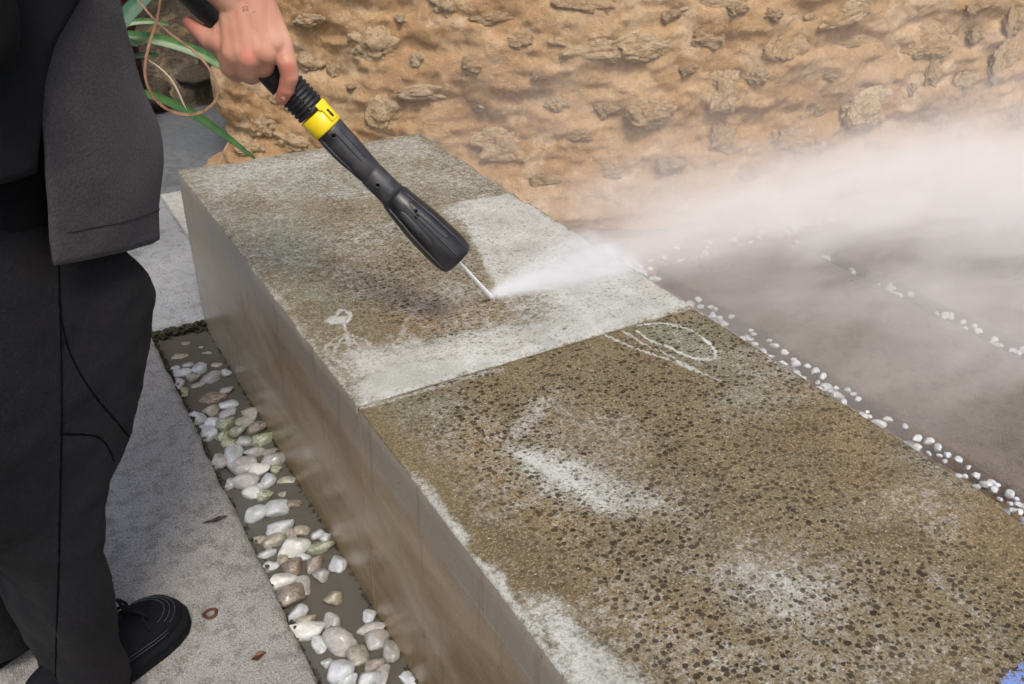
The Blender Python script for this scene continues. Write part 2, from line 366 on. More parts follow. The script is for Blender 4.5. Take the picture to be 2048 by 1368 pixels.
M = dict(
    bench=m_bench_top(), bench_side=m_bench_side(),
    walk=m_concrete('walkway_concrete', (0.25, 0.245, 0.235), (0.34, 0.335, 0.32), (0.14, 0.13, 0.115)),
    walk_far=m_concrete('far_walkway_concrete', (0.29, 0.31, 0.33), (0.37, 0.39, 0.41), (0.21, 0.215, 0.215)),
    walk_sunlit=m_concrete('sunlit_slab_concrete', (0.44, 0.45, 0.42), (0.52, 0.53, 0.49), (0.30, 0.30, 0.27)),  # paler tone paints the sunlit wedge of paving into the colour
    walk_shaded=m_concrete('shaded_back_concrete', (0.10, 0.115, 0.13), (0.16, 0.175, 0.185), (0.08, 0.08, 0.075), wet=0.6, broom=False),  # darker, bluer tone paints the shade on the back floor
    terrace=m_concrete('terrace_concrete', (0.115, 0.092, 0.073), (0.185, 0.150, 0.122), (0.075, 0.058, 0.044), wet=1.0, rough=0.48, broom=False),
    edge=m_plain('mossy_edge', (0.055, 0.055, 0.035), 0.9, 0.3, 120, 0.6, 0.9, 0.01),
    dust=m_plain('dusty_earth', (0.20, 0.135, 0.085), 0.9, 0.3, 25, 0.4, 0.8, 0.01),
    soil=m_plain('damp_soil', (0.085, 0.06, 0.04), 0.9, 0.3, 40, 0.5, 0.9, 0.02),
    mud=m_plain('trough_mud', (0.10, 0.085, 0.06), 0.6, 0.4, 30, 0.4, 0.5, 0.01),
    wall=m_wall(),
    stoneA=m_stone('pale_limestone', (0.57, 0.385, 0.20), (0.82, 0.655, 0.43), (0.33, 0.19, 0.085)),
    stoneB=m_stone('grey_limestone', (0.50, 0.32, 0.155), (0.70, 0.525, 0.325), (0.29, 0.165, 0.075)),
    darkwall=m_stone('shade_dark_rubble', (0.13, 0.105, 0.075), (0.21, 0.175, 0.13), (0.045, 0.035, 0.025), 6.0),  # dark stone tones stand in for the shade of the back corner
    water=m_water(),
    skin=m_skin(),
    tunic=m_cloth('charcoal_tunic_cloth', (0.030, 0.028, 0.030), (0.046, 0.043, 0.0455), 300, 0.06),
    shirt=m_cloth('black_shirt_cloth', (0.003, 0.003, 0.0036), (0.005, 0.005, 0.006)),
    navy=m_cloth('navy_black_cloth', (0.0055, 0.006, 0.0078), (0.008, 0.0085, 0.0105)),
    trouser=m_cloth('black_trouser_cloth', (0.0045, 0.0044, 0.0056), (0.0100, 0.0096, 0.0112), 300, 0.02),
    hemthread=m_plain('charcoal_thread', (0.026, 0.024, 0.026), 0.9, 0.1),
    seam=m_plain('black_thread', (0.002, 0.002, 0.003), 0.95, 0.05),
    shoe=m_plain('black_shoe_leather', (0.006, 0.007, 0.010), 0.85, 0.15, 200, 0.4, 0.4, 0.001),
    sole=m_plain('black_rubber_sole', (0.006, 0.007, 0.009), 0.85, 0.15, 120, 0.4, 0.4, 0.002),
    stitch=m_plain('grey_stitching', (0.045, 0.05, 0.06), 0.8, 0.2),
    white=m_plain('white_thread', (0.6, 0.6, 0.58), 0.7, 0.2),
    plastic=m_plain('black_plastic', (0.013, 0.013, 0.0145), 0.36, 0.5, 25, 0.4, 0.15, 0.002),
    plastic_d=m_plain('scuffed_grey_plastic', (0.030, 0.030, 0.033), 0.42, 0.5, 30, 0.5, 0.25, 0.002),
    rubber=m_plain('black_grip_rubber', (0.010, 0.010, 0.0115), 0.5, 0.4, 90, 0.3, 0.2, 0.001),
    yellow=m_plain('yellow_plastic', (0.80, 0.60, 0.012), 0.38, 0.5, 18, 0.08, 0.06, 0.001),
    hole=m_plain('dark_hollow', (0.003, 0.003, 0.003), 0.8, 0.1),
    post=m_plain('dark_red_paint', (0.065, 0.017, 0.014), 0.55, 0.4, 18, 0.5, 0.3, 0.004),
    leaf=m_leaf('green_strap_leaf', (0.030, 0.085, 0.018), (0.055, 0.135, 0.030)),
    leaf2=m_leaf('blue_green_strap_leaf', (0.030, 0.085, 0.040), (0.065, 0.15, 0.09)),
    dry=m_leaf('dry_brown_leaf', (0.15, 0.07, 0.035), (0.30, 0.165, 0.095), 0.55),
    straw=m_leaf('pale_straw', (0.48, 0.40, 0.27), (0.58, 0.5, 0.36), 0.6),
    jet=m_plain('white_water_jet', (0.93, 0.95, 0.97), 0.25, 0.5, 30, 0.02, 0.2, 0.001),
    rust=m_plain('rusty_iron', (0.085, 0.04, 0.028), 0.8, 0.3, 90, 0.5, 0.6, 0.002),
    twig=m_plain('dark_twig_bark', (0.045, 0.035, 0.03), 0.9, 0.2, 90, 0.5, 0.6, 0.002),
    brownleaf=m_plain('brown_dead_leaf', (0.16, 0.075, 0.04), 0.7, 0.3, 60, 0.4, 0.4, 0.002),
    ink=m_plain('faded_ink', (0.20, 0.11, 0.095), 0.6, 0.3),
    nail=m_plain('fingernail', (0.66, 0.40, 0.33), 0.3, 0.5),
    hair=m_plain('brown_hair', (0.03, 0.018, 0.010), 0.5, 0.4, 80, 0.5, 0.5, 0.004),
)
PB = {
    'w': ('pale grey-white', m_pebble('pebble_pale', (0.40, 0.435, 0.46), (0.60, 0.635, 0.655), (0.25, 0.255, 0.24), 0.45)),
    'W': ('ivory white', m_pebble('pebble_ivory', (0.55, 0.57, 0.55), (0.70, 0.72, 0.71), (0.42, 0.39, 0.33), 0.4)),
    'b': ('bluish white', m_pebble('pebble_bluish', (0.47, 0.51, 0.57), (0.62, 0.65, 0.69), (0.40, 0.42, 0.42), 0.3)),
    'p': ('pinkish grey', m_pebble('pebble_pinkish', (0.33, 0.315, 0.305), (0.47, 0.455, 0.445), (0.22, 0.19, 0.165), 0.5)),
    't': ('tan', m_pebble('pebble_tan', (0.27, 0.24, 0.175), (0.42, 0.385, 0.30), (0.14, 0.12, 0.075), 0.6)),
    'g': ('mid-grey', m_pebble('pebble_grey', (0.27, 0.265, 0.255), (0.43, 0.425, 0.41), (0.17, 0.16, 0.14), 0.5)),
    'm': ('moss-stained green', m_pebble('pebble_mossy', (0.28, 0.30, 0.19), (0.47, 0.48, 0.37), (0.095, 0.125, 0.025), 0.95)),
    'r': ('dark brown-stained', m_pebble('pebble_brown', (0.17, 0.125, 0.085), (0.32, 0.265, 0.20), (0.065, 0.04, 0.025), 0.85)),
}

# ================================================================== SETTING: ground, walkway, terrace
BX0, BX1 = 0.489*S, 1.338*S; BYF = 2.852*S; BYJ = 1.367*S; BYN = -0.55
TX0 = 0.303*S; TYE = 2.835*S; WZ = -0.030
o = link('ground', mesh_from('ground', [(-150, -150, -0.14), (150, -150, -0.14), (150, 150, -0.14), (-150, 150, -0.14)], [(0, 1, 2, 3)]), M['soil']); tag(o, kind='structure')

def slab_mesh(name, x0, x1, y0, y1, z1, z0, step, seed, rough_edges=(), amp=0.0015, jag=0.006):
    nx = max(2, int((x1-x0)/step)+1); ny = max(2, int((y1-y0)/step)+1)
    xs = np.linspace(x0, x1, nx); ys = np.linspace(y0, y1, ny); Xg, Yg = np.meshgrid(xs, ys)
    P = np.stack([Xg, Yg, np.zeros_like(Xg)], -1)
    P[..., 2] = z1 + amp*fbm(P*9, 3, seed) + amp*1.2*fbm(P*45, 2, seed+5)
    nj = jag*fbm(np.stack([Xg*18, Yg*18, Xg*0], -1), 4, seed+9)
    def fall(d): return np.exp(-d/0.012)
    if 'x1' in rough_edges: P[..., 0] += nj*fall(x1-Xg); P[..., 2] -= fall(x1-Xg)*(0.004+np.abs(nj)*0.9)
    if 'x0' in rough_edges: P[..., 0] += nj*fall(Xg-x0); P[..., 2] -= fall(Xg-x0)*(0.004+np.abs(nj)*0.9)
    if 'y1' in rough_edges: P[..., 1] += nj*fall(y1-Yg); P[..., 2] -= fall(y1-Yg)*(0.004+np.abs(nj)*0.9)
    if 'y0' in rough_edges: P[..., 1] += nj*fall(Yg-y0); P[..., 2] -= fall(Yg-y0)*(0.004+np.abs(nj)*0.9)
    V = list(P.reshape(-1, 3)); Fc = grid_faces(nx, ny)
    loop = [i for i in range(nx)]+[j*nx+nx-1 for j in range(1, ny)]+[(ny-1)*nx+i for i in range(nx-2, -1, -1)]+[j*nx for j in range(ny-2, 0, -1)]
    b = len(V); V += [np.array([V[i][0], V[i][1], z0]) for i in loop]; n = len(loop)
    for k in range(n): Fc.append((loop[(k+1) % n], loop[k], b+k, b+(k+1) % n))
    return mesh_from(name, V, Fc)
walk = empty('walkway'); tag(walk, kind='structure')
link('slab', slab_mesh('slab', -0.62, TX0, 0.35, TYE+0.004, 0.0, -0.12, 0.010, 3, ('x1',)), M['walk'], walk)
link('slab', slab_mesh('slab', -2.4, -0.628, -1.2, TYE+0.004, 0.0, -0.12, 0.08, 4), M['walk'], walk)
link('slab', slab_mesh('slab', -0.62, TX0, -1.2, 0.343, 0.0, -0.12, 0.05, 5, ('x1',)), M['walk'], walk)
link('slab', slab_mesh('slab', -2.4, 0.480, TYE+0.010, 3.25, 0.0, -0.12, 0.012, 6, ('y0',)), M['walk_far'], walk)
link('slab', slab_mesh('slab', 0.484, 1.06, TYE+0.010, 3.25, 0.002, -0.12, 0.012, 7, ('y0',)), M['walk_sunlit'], walk)
link('slab', slab_mesh('slab', -2.4, 1.25, 3.256, 4.6, 0.004, -0.12, 0.05, 8), M['walk_shaded'], walk)
# mossy lip of the trough: rough strips of moss and grime along its edges
mb = MB(); rr = random.Random(5)
def lump(x, y, z, r):
    n = 6; rings = []
    for k in range(4):
        q = math.pi*(0.12+0.76*k/3); rings.append([np.array([x, y, z])+r*np.array([math.sin(q)*math.cos(s)*rr.uniform(.7, 1.3), math.sin(q)*math.sin(s)*rr.uniform(.7, 1.3), -math.cos(q)*0.6]) for s in np.linspace(0, 2*math.pi, n, endpoint=False)])
    mb.add(loft(rings))
for k in range(520):
    lump(TX0+rr.uniform(0.0, BX0-TX0), TYE-abs(rr.gauss(0, 0.010)), rr.uniform(WZ-0.006, -0.008), rr.uniform(0.0025, 0.006))
for k in range(700):
    y = rr.uniform(0.6, TYE) if k % 2 else TYE-abs(rr.gauss(0, 0.35)); lump(TX0+abs(rr.gauss(0.0, 0.005))+0.001, y, rr.uniform(WZ-0.006, -0.009), rr.uniform(0.002, 0.0045))
for k in range(300):
    lump(BX0-abs(rr.gauss(0, 0.003)), rr.uniform(0.7, 2.25), rr.uniform(WZ-0.004, WZ+0.006), rr.uniform(0.0015, 0.004))
o = link('moss', mb.mesh('moss'), M['edge']); tag(o, 'dark moss and grime along the rim of the water trough', 'moss', kind='stuff')
o = link('trough_bed', mesh_from('trough_bed', [(TX0-0.01, -1.2, -0.085), (BX0+0.01, -1.2, -0.085), (BX0+0.01, TYE+0.012, -0.085), (TX0-0.01, TYE+0.012, -0.085)], [(0, 1, 2, 3)]), M['mud']); tag(o, kind='structure')
o = link('water', mesh_from('water', [(TX0-0.008, -1.2, WZ), (BX0+0.003, -1.2, WZ), (BX0+0.003, TYE+0.008, WZ), (TX0-0.008, TYE+0.008, WZ)], [(0, 1, 2, 3)]), M['water']); tag(o, kind='structure')

# terrace on the far side of the bench: slabs parted by pebble joints
GX0, GX1 = 2.130*S, 2.79*S; GX2, GX3 = 2.87*S, 3.72*S; GY0, GY1 = 2.40*S, 2.53*S
ter = empty('terrace'); tag(ter, kind='structure')
cols = [(GX0, GX1), (GX2, GX3), (3.80*S, 4.75*S), (4.83*S, 6.4*S)]
for i, (a, b) in enumerate(cols):
    link('slab', slab_mesh('slab', a, b, 0.30, GY0, -0.004*(i % 2), -0.12, 0.02, 20+i, ('x0', 'x1', 'y1'), 0.002, 0.008), M['terrace'], ter)
    link('slab', slab_mesh('slab', a, b, -1.5, 0.25, -0.003*((i+1) % 2), -0.12, 0.06, 30+i), M['terrace'], ter)
link('joint_bed', mesh_from('joint_bed', [(BX1-0.02, -1.5, -0.050), (6.4*S, -1.5, -0.050), (6.4*S, 4.0, -0.050), (BX1-0.02, 4.0, -0.050)], [(0, 1, 2, 3)]), M['dust'], ter)

# ================================================================== WALLS
plan = [(1.22, 4.55), (0.99, 4.28), (1.00, 4.12), (1.22, 3.86), (1.62, 3.48), (2.05, 3.17), (2.5, 2.98), (3.1, 2.84), (4.0, 2.73), (5.2, 2.66), (6.6, 2.64)]
pl = np.array(spline([(x*S, y*S, 0) for x, y in plan], 900)); seg = np.r_[0, np.cumsum(np.linalg.norm(np.diff(pl, axis=0), axis=1))]
NU = 720; su = np.linspace(0, seg[-1], NU); WP = np.stack([np.interp(su, seg, pl[:, k]) for k in range(3)], 1)
T = np.gradient(WP, axis=0); T /= np.linalg.norm(T, axis=1)[:, None]; WN = np.stack([T[:, 1], -T[:, 0], 0*T[:, 0]], 1)
zs = np.r_[np.linspace(-0.13, 0.95, 140), np.linspace(1.0, 2.2, 16)]
Pw = WP[None, :, :]+np.array([0, 0, 1.0])*zs[:, None, None]
def wall_off(P):
    n = 0.045*fbm(P*2.4, 3, 41)+0.020*fbm(P*np.array([8, 8, 10]), 4, 42)+0.010*fbm(P*34, 3, 43)
    led = 0.020*np.clip(fbm(P*np.array([4, 4, 11])+3, 3, 44)*2.2, -1, 1)
    return n+led+0.13*np.exp(-np.clip(P[..., 2], 0, 9)/0.055)
off = wall_off(Pw); Pw = Pw+WN[None]*off[..., None]
vfin = Pw.reshape(-1, 3); ff = grid_faces(NU, len(zs))
# thickness: straight back behind the face
bk = WP-WN*0.5; b0 = len(vfin); vall = list(vfin)+[np.array([p[0], p[1], 2.2]) for p in bk]
topo = (len(zs)-1)*NU
for i in range(NU-1): ff.append((topo+i, topo+i+1, b0+i+1, b0+i))
wall = link('earth_wall', mesh_from('earth_wall', vall, ff), M['wall'])
tag(wall, 'rough ochre earth and rubble wall standing behind the wet bench and spray', 'wall')
bvh_wall = BVHTree.FromPolygons([Vector(v) for v in vfin], [f for f in ff if max(f) < b0])
def rock(seed, sub=4, crag=0.30):
    bm = bmesh.new(); bmesh.ops.create_icosphere(bm, subdivisions=sub, radius=1.0)
    v = np.array([p.co[:] for p in bm.verts]); f = [[q.index for q in p.verts] for p in bm.faces]; bm.free()
    r = 1+crag*0.7*fbm(v*1.5+seed*7.7, 3, seed, 0.6)-0.55*crag*np.abs(fbm(v*2.8+seed, 5, seed+3, 0.72))+0.12*crag
    v = v*r[:, None]; v = np.sign(v)*np.abs(v)**0.88
    return mesh_from('rock', v, f)
rocksA = [rock(60+i, 5, 1.05) for i in range(5)]; rocksB = [rock(80+i, 5, 1.05) for i in range(5)]
for m_ in rocksA: m_.materials.append(M['stoneA'])
for m_ in rocksB: m_.materials.append(M['stoneB'])
WS = [(745, 88, 92, 58, 0), (835, 126, 34, 32, 0), (843, 186, 92, 26, 0), (765, 228, 70, 62, 0), (1005, 36, 100, 22, 1), (1035, 84, 56, 32, 1), (1190, 92, 140, 44, 0), (1290, 98, 130, 50, 0),
      (1170, 10, 110, 36, 1), (1225, 214, 56, 40, 1), (1310, 228, 92, 46, 1), (1118, 212, 46, 28, 0), (1010, 290, 105, 56, 0), (1165, 272, 52, 22, 1), (893, 14, 64, 44, 0), (1430, 6, 146, 32, 0),
      (1690, 22, 128, 44, 0), (1574, 100, 88, 72, 1), (1712, 84, 160, 36, 1), (1858, 86, 108, 48, 1), (1958, 70, 56, 28, 1), (1448, 180, 66, 66, 0), (1630, 214, 56, 42, 1), (1735, 216, 104, 62, 0),
      (1864, 146, 48, 50, 1), (1932, 160, 56, 46, 1), (2010, 118, 86, 66, 1), (2032, 28, 54, 60, 1), (1440, 280, 62, 54, 1), (1582, 284, 98, 46, 1), (1518, 152, 40, 28, 0), (1412, 74, 74, 40, 1),
      (1824, 180, 24, 26, 0), (2036, 236, 56, 40, 1), (665, 146, 42, 40, 0), (620, 40, 60, 24, 0), (560, 205, 66, 40, 0), (700, 175, 24, 18, 0), (590, 285, 90, 36, 0), (520, 250, 60, 40, 0), (610, 125, 70, 34, 0),
      (500, 300, 70, 26, 0), (940, 130, 44, 30, 1), (1480, 20, 44, 22, 1), (1545, 30, 40, 20, 1), (1960, 12, 60, 22, 1), (1660, 150, 34, 20, 1), (1760, 300, 70, 30, 1), (1880, 250, 60, 34, 1), (1340, 330, 60, 30, 1), (1510, 350, 70, 34, 1), (1090, 360, 60, 30, 1), (1215, 345, 70, 30, 1), (960, 215, 30, 18, 0), (800, 40, 26, 16, 0), (1080, 150, 34, 20, 1), (1380, 140, 36, 22, 1), (1340, 30, 40, 24, 1)]
rs = random.Random(3)
for (px, py, pw, ph, k) in WS:
    r = ray(px, py); hit = bvh_wall.ray_cast(Vector(CAM), Vector(r))
    if hit[0] is None: continue
    p = np.array(hit[0]); dist = hit[3]; i = int(np.argmin(np.sum((WP[:, :2]-p[:2])**2, 1))); t = T[i]; n = WN[i]
    q = 0.00056*dist
    a = math.atan2(t[1], t[0])
    o = link('stone', (rocksB if k else rocksA)[rs.randrange(5)], None, wall, tuple(p-n*0.016), (rs.uniform(-.12, .12), rs.uniform(-.15, .15), a+rs.uniform(-.15, .15)),
             (pw*q*0.50, 0.022+0.07*min(pw, ph)*q, ph*q*0.56))
# rubble wall at the back, the corner's shade painted into its colour
NB = 150; xb = np.linspace(-2.6, 2.4, NB); zb = np.linspace(-0.13, 2.2, 70)
Xg, Zg = np.meshgrid(xb, zb); Pb = np.stack([Xg, np.full_like(Xg, 4.30), Zg], -1); Pb[..., 1] -= 0.07*fbm(Pb*4, 4, 51)+0.03*np.abs(fbm(Pb*13, 3, 52))
vb = list(Pb.reshape(-1, 3)); fb = grid_faces(NB, 70); n0 = len(vb); vb += [np.array([-2.6, 4.7, 2.2]), np.array([2.4, 4.7, 2.2])]
fb.append((n0-NB, n0-1, n0+1, n0))
back = link('back_wall', mesh_from('back_wall', vb, fb), M['darkwall']); tag(back, 'rubble wall coloured dark for the shaded corner behind the strap-leaved plant', 'wall')
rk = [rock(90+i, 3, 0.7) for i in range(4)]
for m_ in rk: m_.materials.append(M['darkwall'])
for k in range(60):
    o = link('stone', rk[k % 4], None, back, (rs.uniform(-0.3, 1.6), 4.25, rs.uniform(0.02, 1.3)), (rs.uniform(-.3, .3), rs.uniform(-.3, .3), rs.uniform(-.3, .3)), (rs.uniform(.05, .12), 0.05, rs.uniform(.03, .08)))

# ================================================================== BENCH
def pip_dist(P, poly):
    """signed distance (positive inside) of Nx2 points to a polygon"""
    poly = np.asarray(poly, float); d = np.full(len(P), 1e9); ins = np.zeros(len(P), bool)
    for a, b in zip(poly, np.roll(poly, -1, 0)):
        ab = b-a; t = np.clip(((P-a)@ab)/(ab@ab+1e-12), 0, 1); d = np.minimum(d, np.linalg.norm(P-a-t[:, None]*ab, axis=1))
        c = (a[1] > P[:, 1]) != (b[1] > P[:, 1]); ins ^= c & (P[:, 0] < (b[0]-a[0])*(P[:, 1]-a[1])/(b[1]-a[1]+1e-12)+a[0])
    return np.where(ins, d, -d)
def line_dist(P, pts):
    d = np.full(len(P), 1e9)
    for a, b in zip(pts[:-1], pts[1:]):
        a = np.asarray(a); b = np.asarray(b); ab = b-a; t = np.clip(((P-a)@ab)/(ab@ab+1e-12), 0, 1); d = np.minimum(d, np.linalg.norm(P-a-t[:, None]*ab, axis=1))
    return d
bt = lambda pts: np.array([atz(x, y, BENCH_H)[:2] for x, y in pts])
def area(P, pts, soft, val=1.0): return val*sstep(-soft, soft, pip_dist(P, bt(pts)))
def stroke(P, pts, wd, val=1.0, n=40):
    q = [p[:2] for p in spline([(*a, 0) for a in bt(pts)], n)]; return val*sstep(wd, wd*0.35, line_dist(P, q))
def bench_masks(P):
    N = len(P); P3 = np.c_[P, np.zeros(N)]; nz = fbm(P3*6, 4, 71); nz2 = fbm(P3*22, 3, 72)
    Pd = P+0.018*np.stack([fbm(P3*7, 3, 73), fbm(P3*7, 3, 74)], 1)+0.006*np.stack([fbm(P3*40, 2, 75), fbm(P3*40, 2, 76)], 1)
    Pc = P+0.0035*np.stack([fbm(P3*30, 2, 77), fbm(P3*30, 2, 78)], 1)
    far = P[:, 1] > BYJ
    c = np.zeros(N)
    c = np.maximum(c, far*area(Pd, [(870, 412), (1022, 384), (1500, 680), (1385, 613), (720, 812), (640, 712), (680, 690), (760, 690), (830, 655), (960, 640), (1010, 600), (985, 560), (930, 470)], 0.075, 0.86))
    c = np.maximum(c, far*area(Pc, [(905, 405), (1022, 384), (1420, 630), (1385, 613), (1080, 705), (1000, 600), (960, 520)], 0.012, 0.96)*(0.86+0.14*nz))
    c = np.maximum(c, far*area(Pc, [(700, 775), (720, 815), (1385, 616), (1300, 600), (1000, 700), (760, 720)], 0.03, 1.0))
    c = np.where(far, c*(1-0.30*area(Pd, [(1030, 575), (1110, 590), (1090, 640), (1000, 650), (960, 620)], 0.03)), c)
    c = np.where(far, c*(1-0.38*area(Pd, [(790, 650), (900, 590), (985, 602), (960, 650), (860, 690)], 0.025)), c)
    c = np.maximum(c, far*area(Pd, [(340, 340), (840, 262), (930, 330), (780, 322), (640, 340), (470, 395), (420, 440)], 0.07, 0.62))
    c = np.maximum(c, far*0.33*area(Pd, [(850, 480), (1000, 480), (960, 640), (820, 650)], 0.10))
    c = np.maximum(c, far*(0.43+0.26*nz+0.10*sstep(1.5, 2.2, P[:, 1])))
    # swoosh and scratched bird
    c = np.maximum(c, stroke(Pc, [(885, 570), (845, 605), (812, 650), (790, 690), (735, 702), (690, 720)], 0.012, 0.55))
    c = np.maximum(c, area(Pc, [(650, 640), (665, 630), (695, 632), (690, 648), (660, 650)], 0.008, 0.9))
    c = np.maximum(c, stroke(Pc, [(672, 632), (685, 618), (700, 630), (692, 645), (676, 640)], 0.006, 0.85))
    for ln in ([(688, 648), (694, 668), (700, 690)], [(694, 665), (668, 680), (648, 700)], [(698, 668), (730, 680), (755, 702)], [(695, 672), (720, 690), (738, 712)], [(692, 670), (676, 690), (668, 706)], [(650, 690), (690, 684), (735, 690)], [(655, 705), (668, 720), (690, 730), (700, 745)]):
        c = np.maximum(c, stroke(Pc, ln, 0.0042, 0.72))
    for ln in ([(640, 392), (690, 388), (740, 384)], [(690, 398), (750, 390)]): c = np.maximum(c, stroke(Pc, ln, 0.006, 0.7))
    # scribbles washed into the near block
    c = np.maximum(c, stroke(Pc, [(1276, 650), (1330, 647), (1382, 660), (1414, 684), (1432, 705), (1428, 716), (1396, 718), (1360, 704), (1310, 684), (1272, 664)], 0.0052, 0.9))
    c = np.maximum(c, stroke(Pc, [(1210, 670), (1268, 695), (1340, 720), (1392, 742), (1438, 760)], 0.0052, 0.85))
    c = np.maximum(c, stroke(Pc, [(1246, 663), (1282, 684), (1316, 700), (1356, 720), (1398, 742)], 0.0045, 0.8))
    # washed swash on the near block
    near = ~far
    c = np.maximum(c, near*area(Pc, [(1002, 890), (1060, 893), (1128, 930), (1185, 968), (1230, 1006), (1262, 1030), (1205, 1026), (1140, 982), (1090, 962), (1030, 914)], 0.026, 1.0))
    c = np.maximum(c, near*area(Pd, [(1000, 885), (1130, 890), (1300, 980), (1380, 1030), (1240, 1032), (1140, 1000), (1070, 990), (1028, 930)], 0.05, 0.74))
    c = np.maximum(c, near*area(Pd, [(1070, 790), (1120, 780), (1105, 830), (1060, 880), (1010, 890), (1030, 840)], 0.05, 0.78))
    c = np.maximum(c, near*area(Pd, [(1060, 770), (1140, 760), (1330, 930), (1500, 1040), (1420, 1110), (1290, 1060), (1100, 960)], 0.12, 0.46))
    c = np.maximum(c, near*area(Pd, [(1300, 1140), (1500, 1050), (1720, 1110), (1760, 1230), (1640, 1330), (1460, 1260)], 0.12, 0.62))
    c = np.maximum(c, near*area(Pd, [(1840, 1120), (1880, 1180), (1920, 1368), (1860, 1368), (1820, 1220)], 0.04, 0.36))
    c = np.maximum(c, near*(0.10+0.30*sstep(-0.1, 0.45, nz)))
    de = P[:, 0]-BX0
    c = np.maximum(c, near*sstep(0.018, 0.0, de+0.016*nz2-0.004)*sstep(1.05, 0.8, P[:, 1])*0.75)
    c = np.maximum(c, near*area(Pd, [(1040, 1190), (1120, 1205), (1180, 1290), (1260, 1340), (1330, 1400), (1100, 1400)], 0.035, 0.85))
    c = np.maximum(c, stroke(Pd, [(1200, 1282), (1300, 1300), (1400, 1308), (1560, 1330)], 0.020, 0.36))
    c = np.maximum(c, stroke(Pc, [(722, 815), (800, 795), (900, 765), (1000, 738)], 0.010, 0.6))
    c = np.maximum(c, far*sstep(0.02, 0.0, de+0.012*nz2)*0.55)
    wrm = np.zeros(N)
    wrm = np.maximum(wrm, area(Pd, [(888, 868), (960, 838), (1005, 850), (1010, 890), (1032, 940), (1080, 1000), (1240, 1040), (1200, 1075), (1080, 1060), (960, 990), (890, 920)], 0.06, 0.62))
    wrm = np.maximum(wrm, area(Pd, [(780, 640), (830, 570), (900, 590), (980, 600), (940, 640), (800, 685)], 0.05, 0.9))
    wrm = np.maximum(wrm, area(Pd, [(1500, 760), (2100, 1060), (2100, 1300), (1750, 1120), (1500, 900), (1380, 780)], 0.14, 0.32))
    wrm = np.maximum(wrm, area(Pd, [(1150, 1180), (1400, 1230), (1440, 1368), (1240, 1310)], 0.08, 0.6))
    wrm = np.maximum(wrm, 0.4*sstep(0.15, 0.5, fbm(P3*4.0, 3, 90)))
    gn = np.maximum(area(Pd, [(470, 440), (600, 420), (660, 480), (600, 560), (720, 600), (700, 640), (600, 600), (520, 520)], 0.08, 0.9), 0.55*sstep(0.1, 0.5, fbm(P3*5.0+9, 3, 91)))
    gn = np.maximum(gn, area(Pd, [(1230, 660), (1290, 640), (1400, 640), (1440, 720), (1360, 720)], 0.05, 0.8))
    gn = np.maximum(gn, area(Pd, [(740, 810), (900, 770), (960, 800), (860, 860), (800, 880)], 0.06, 0.7))
    bl = area(Pd, [(1985, 1368), (2000, 1330), (2060, 1290), (2060, 1400)], 0.03, 0.9)
    pits = 0.35+0.65*sstep(0.0, 0.16, de+0.05*nz)
    pits = pits*(1-0.45*area(Pd, [(1600, 800), (2100, 1050), (2100, 1150), (1500, 900)], 0.15))
    pits = np.where(far, pits*(0.55+0.45*area(Pd, [(560, 520), (860, 420), (980, 560), (900, 680), (720, 640)], 0.15)), pits)
    return np.clip(c, 0, 1), np.clip(wrm, 0, 1), np.clip(gn, 0, 1), bl, pits
bench = empty('concrete_bench', (0.5*(BX0+BX1), 0.5*(BYN+BYF), 0)); tag(bench, 'long low concrete bench, half washed pale and half stained brown', 'bench')
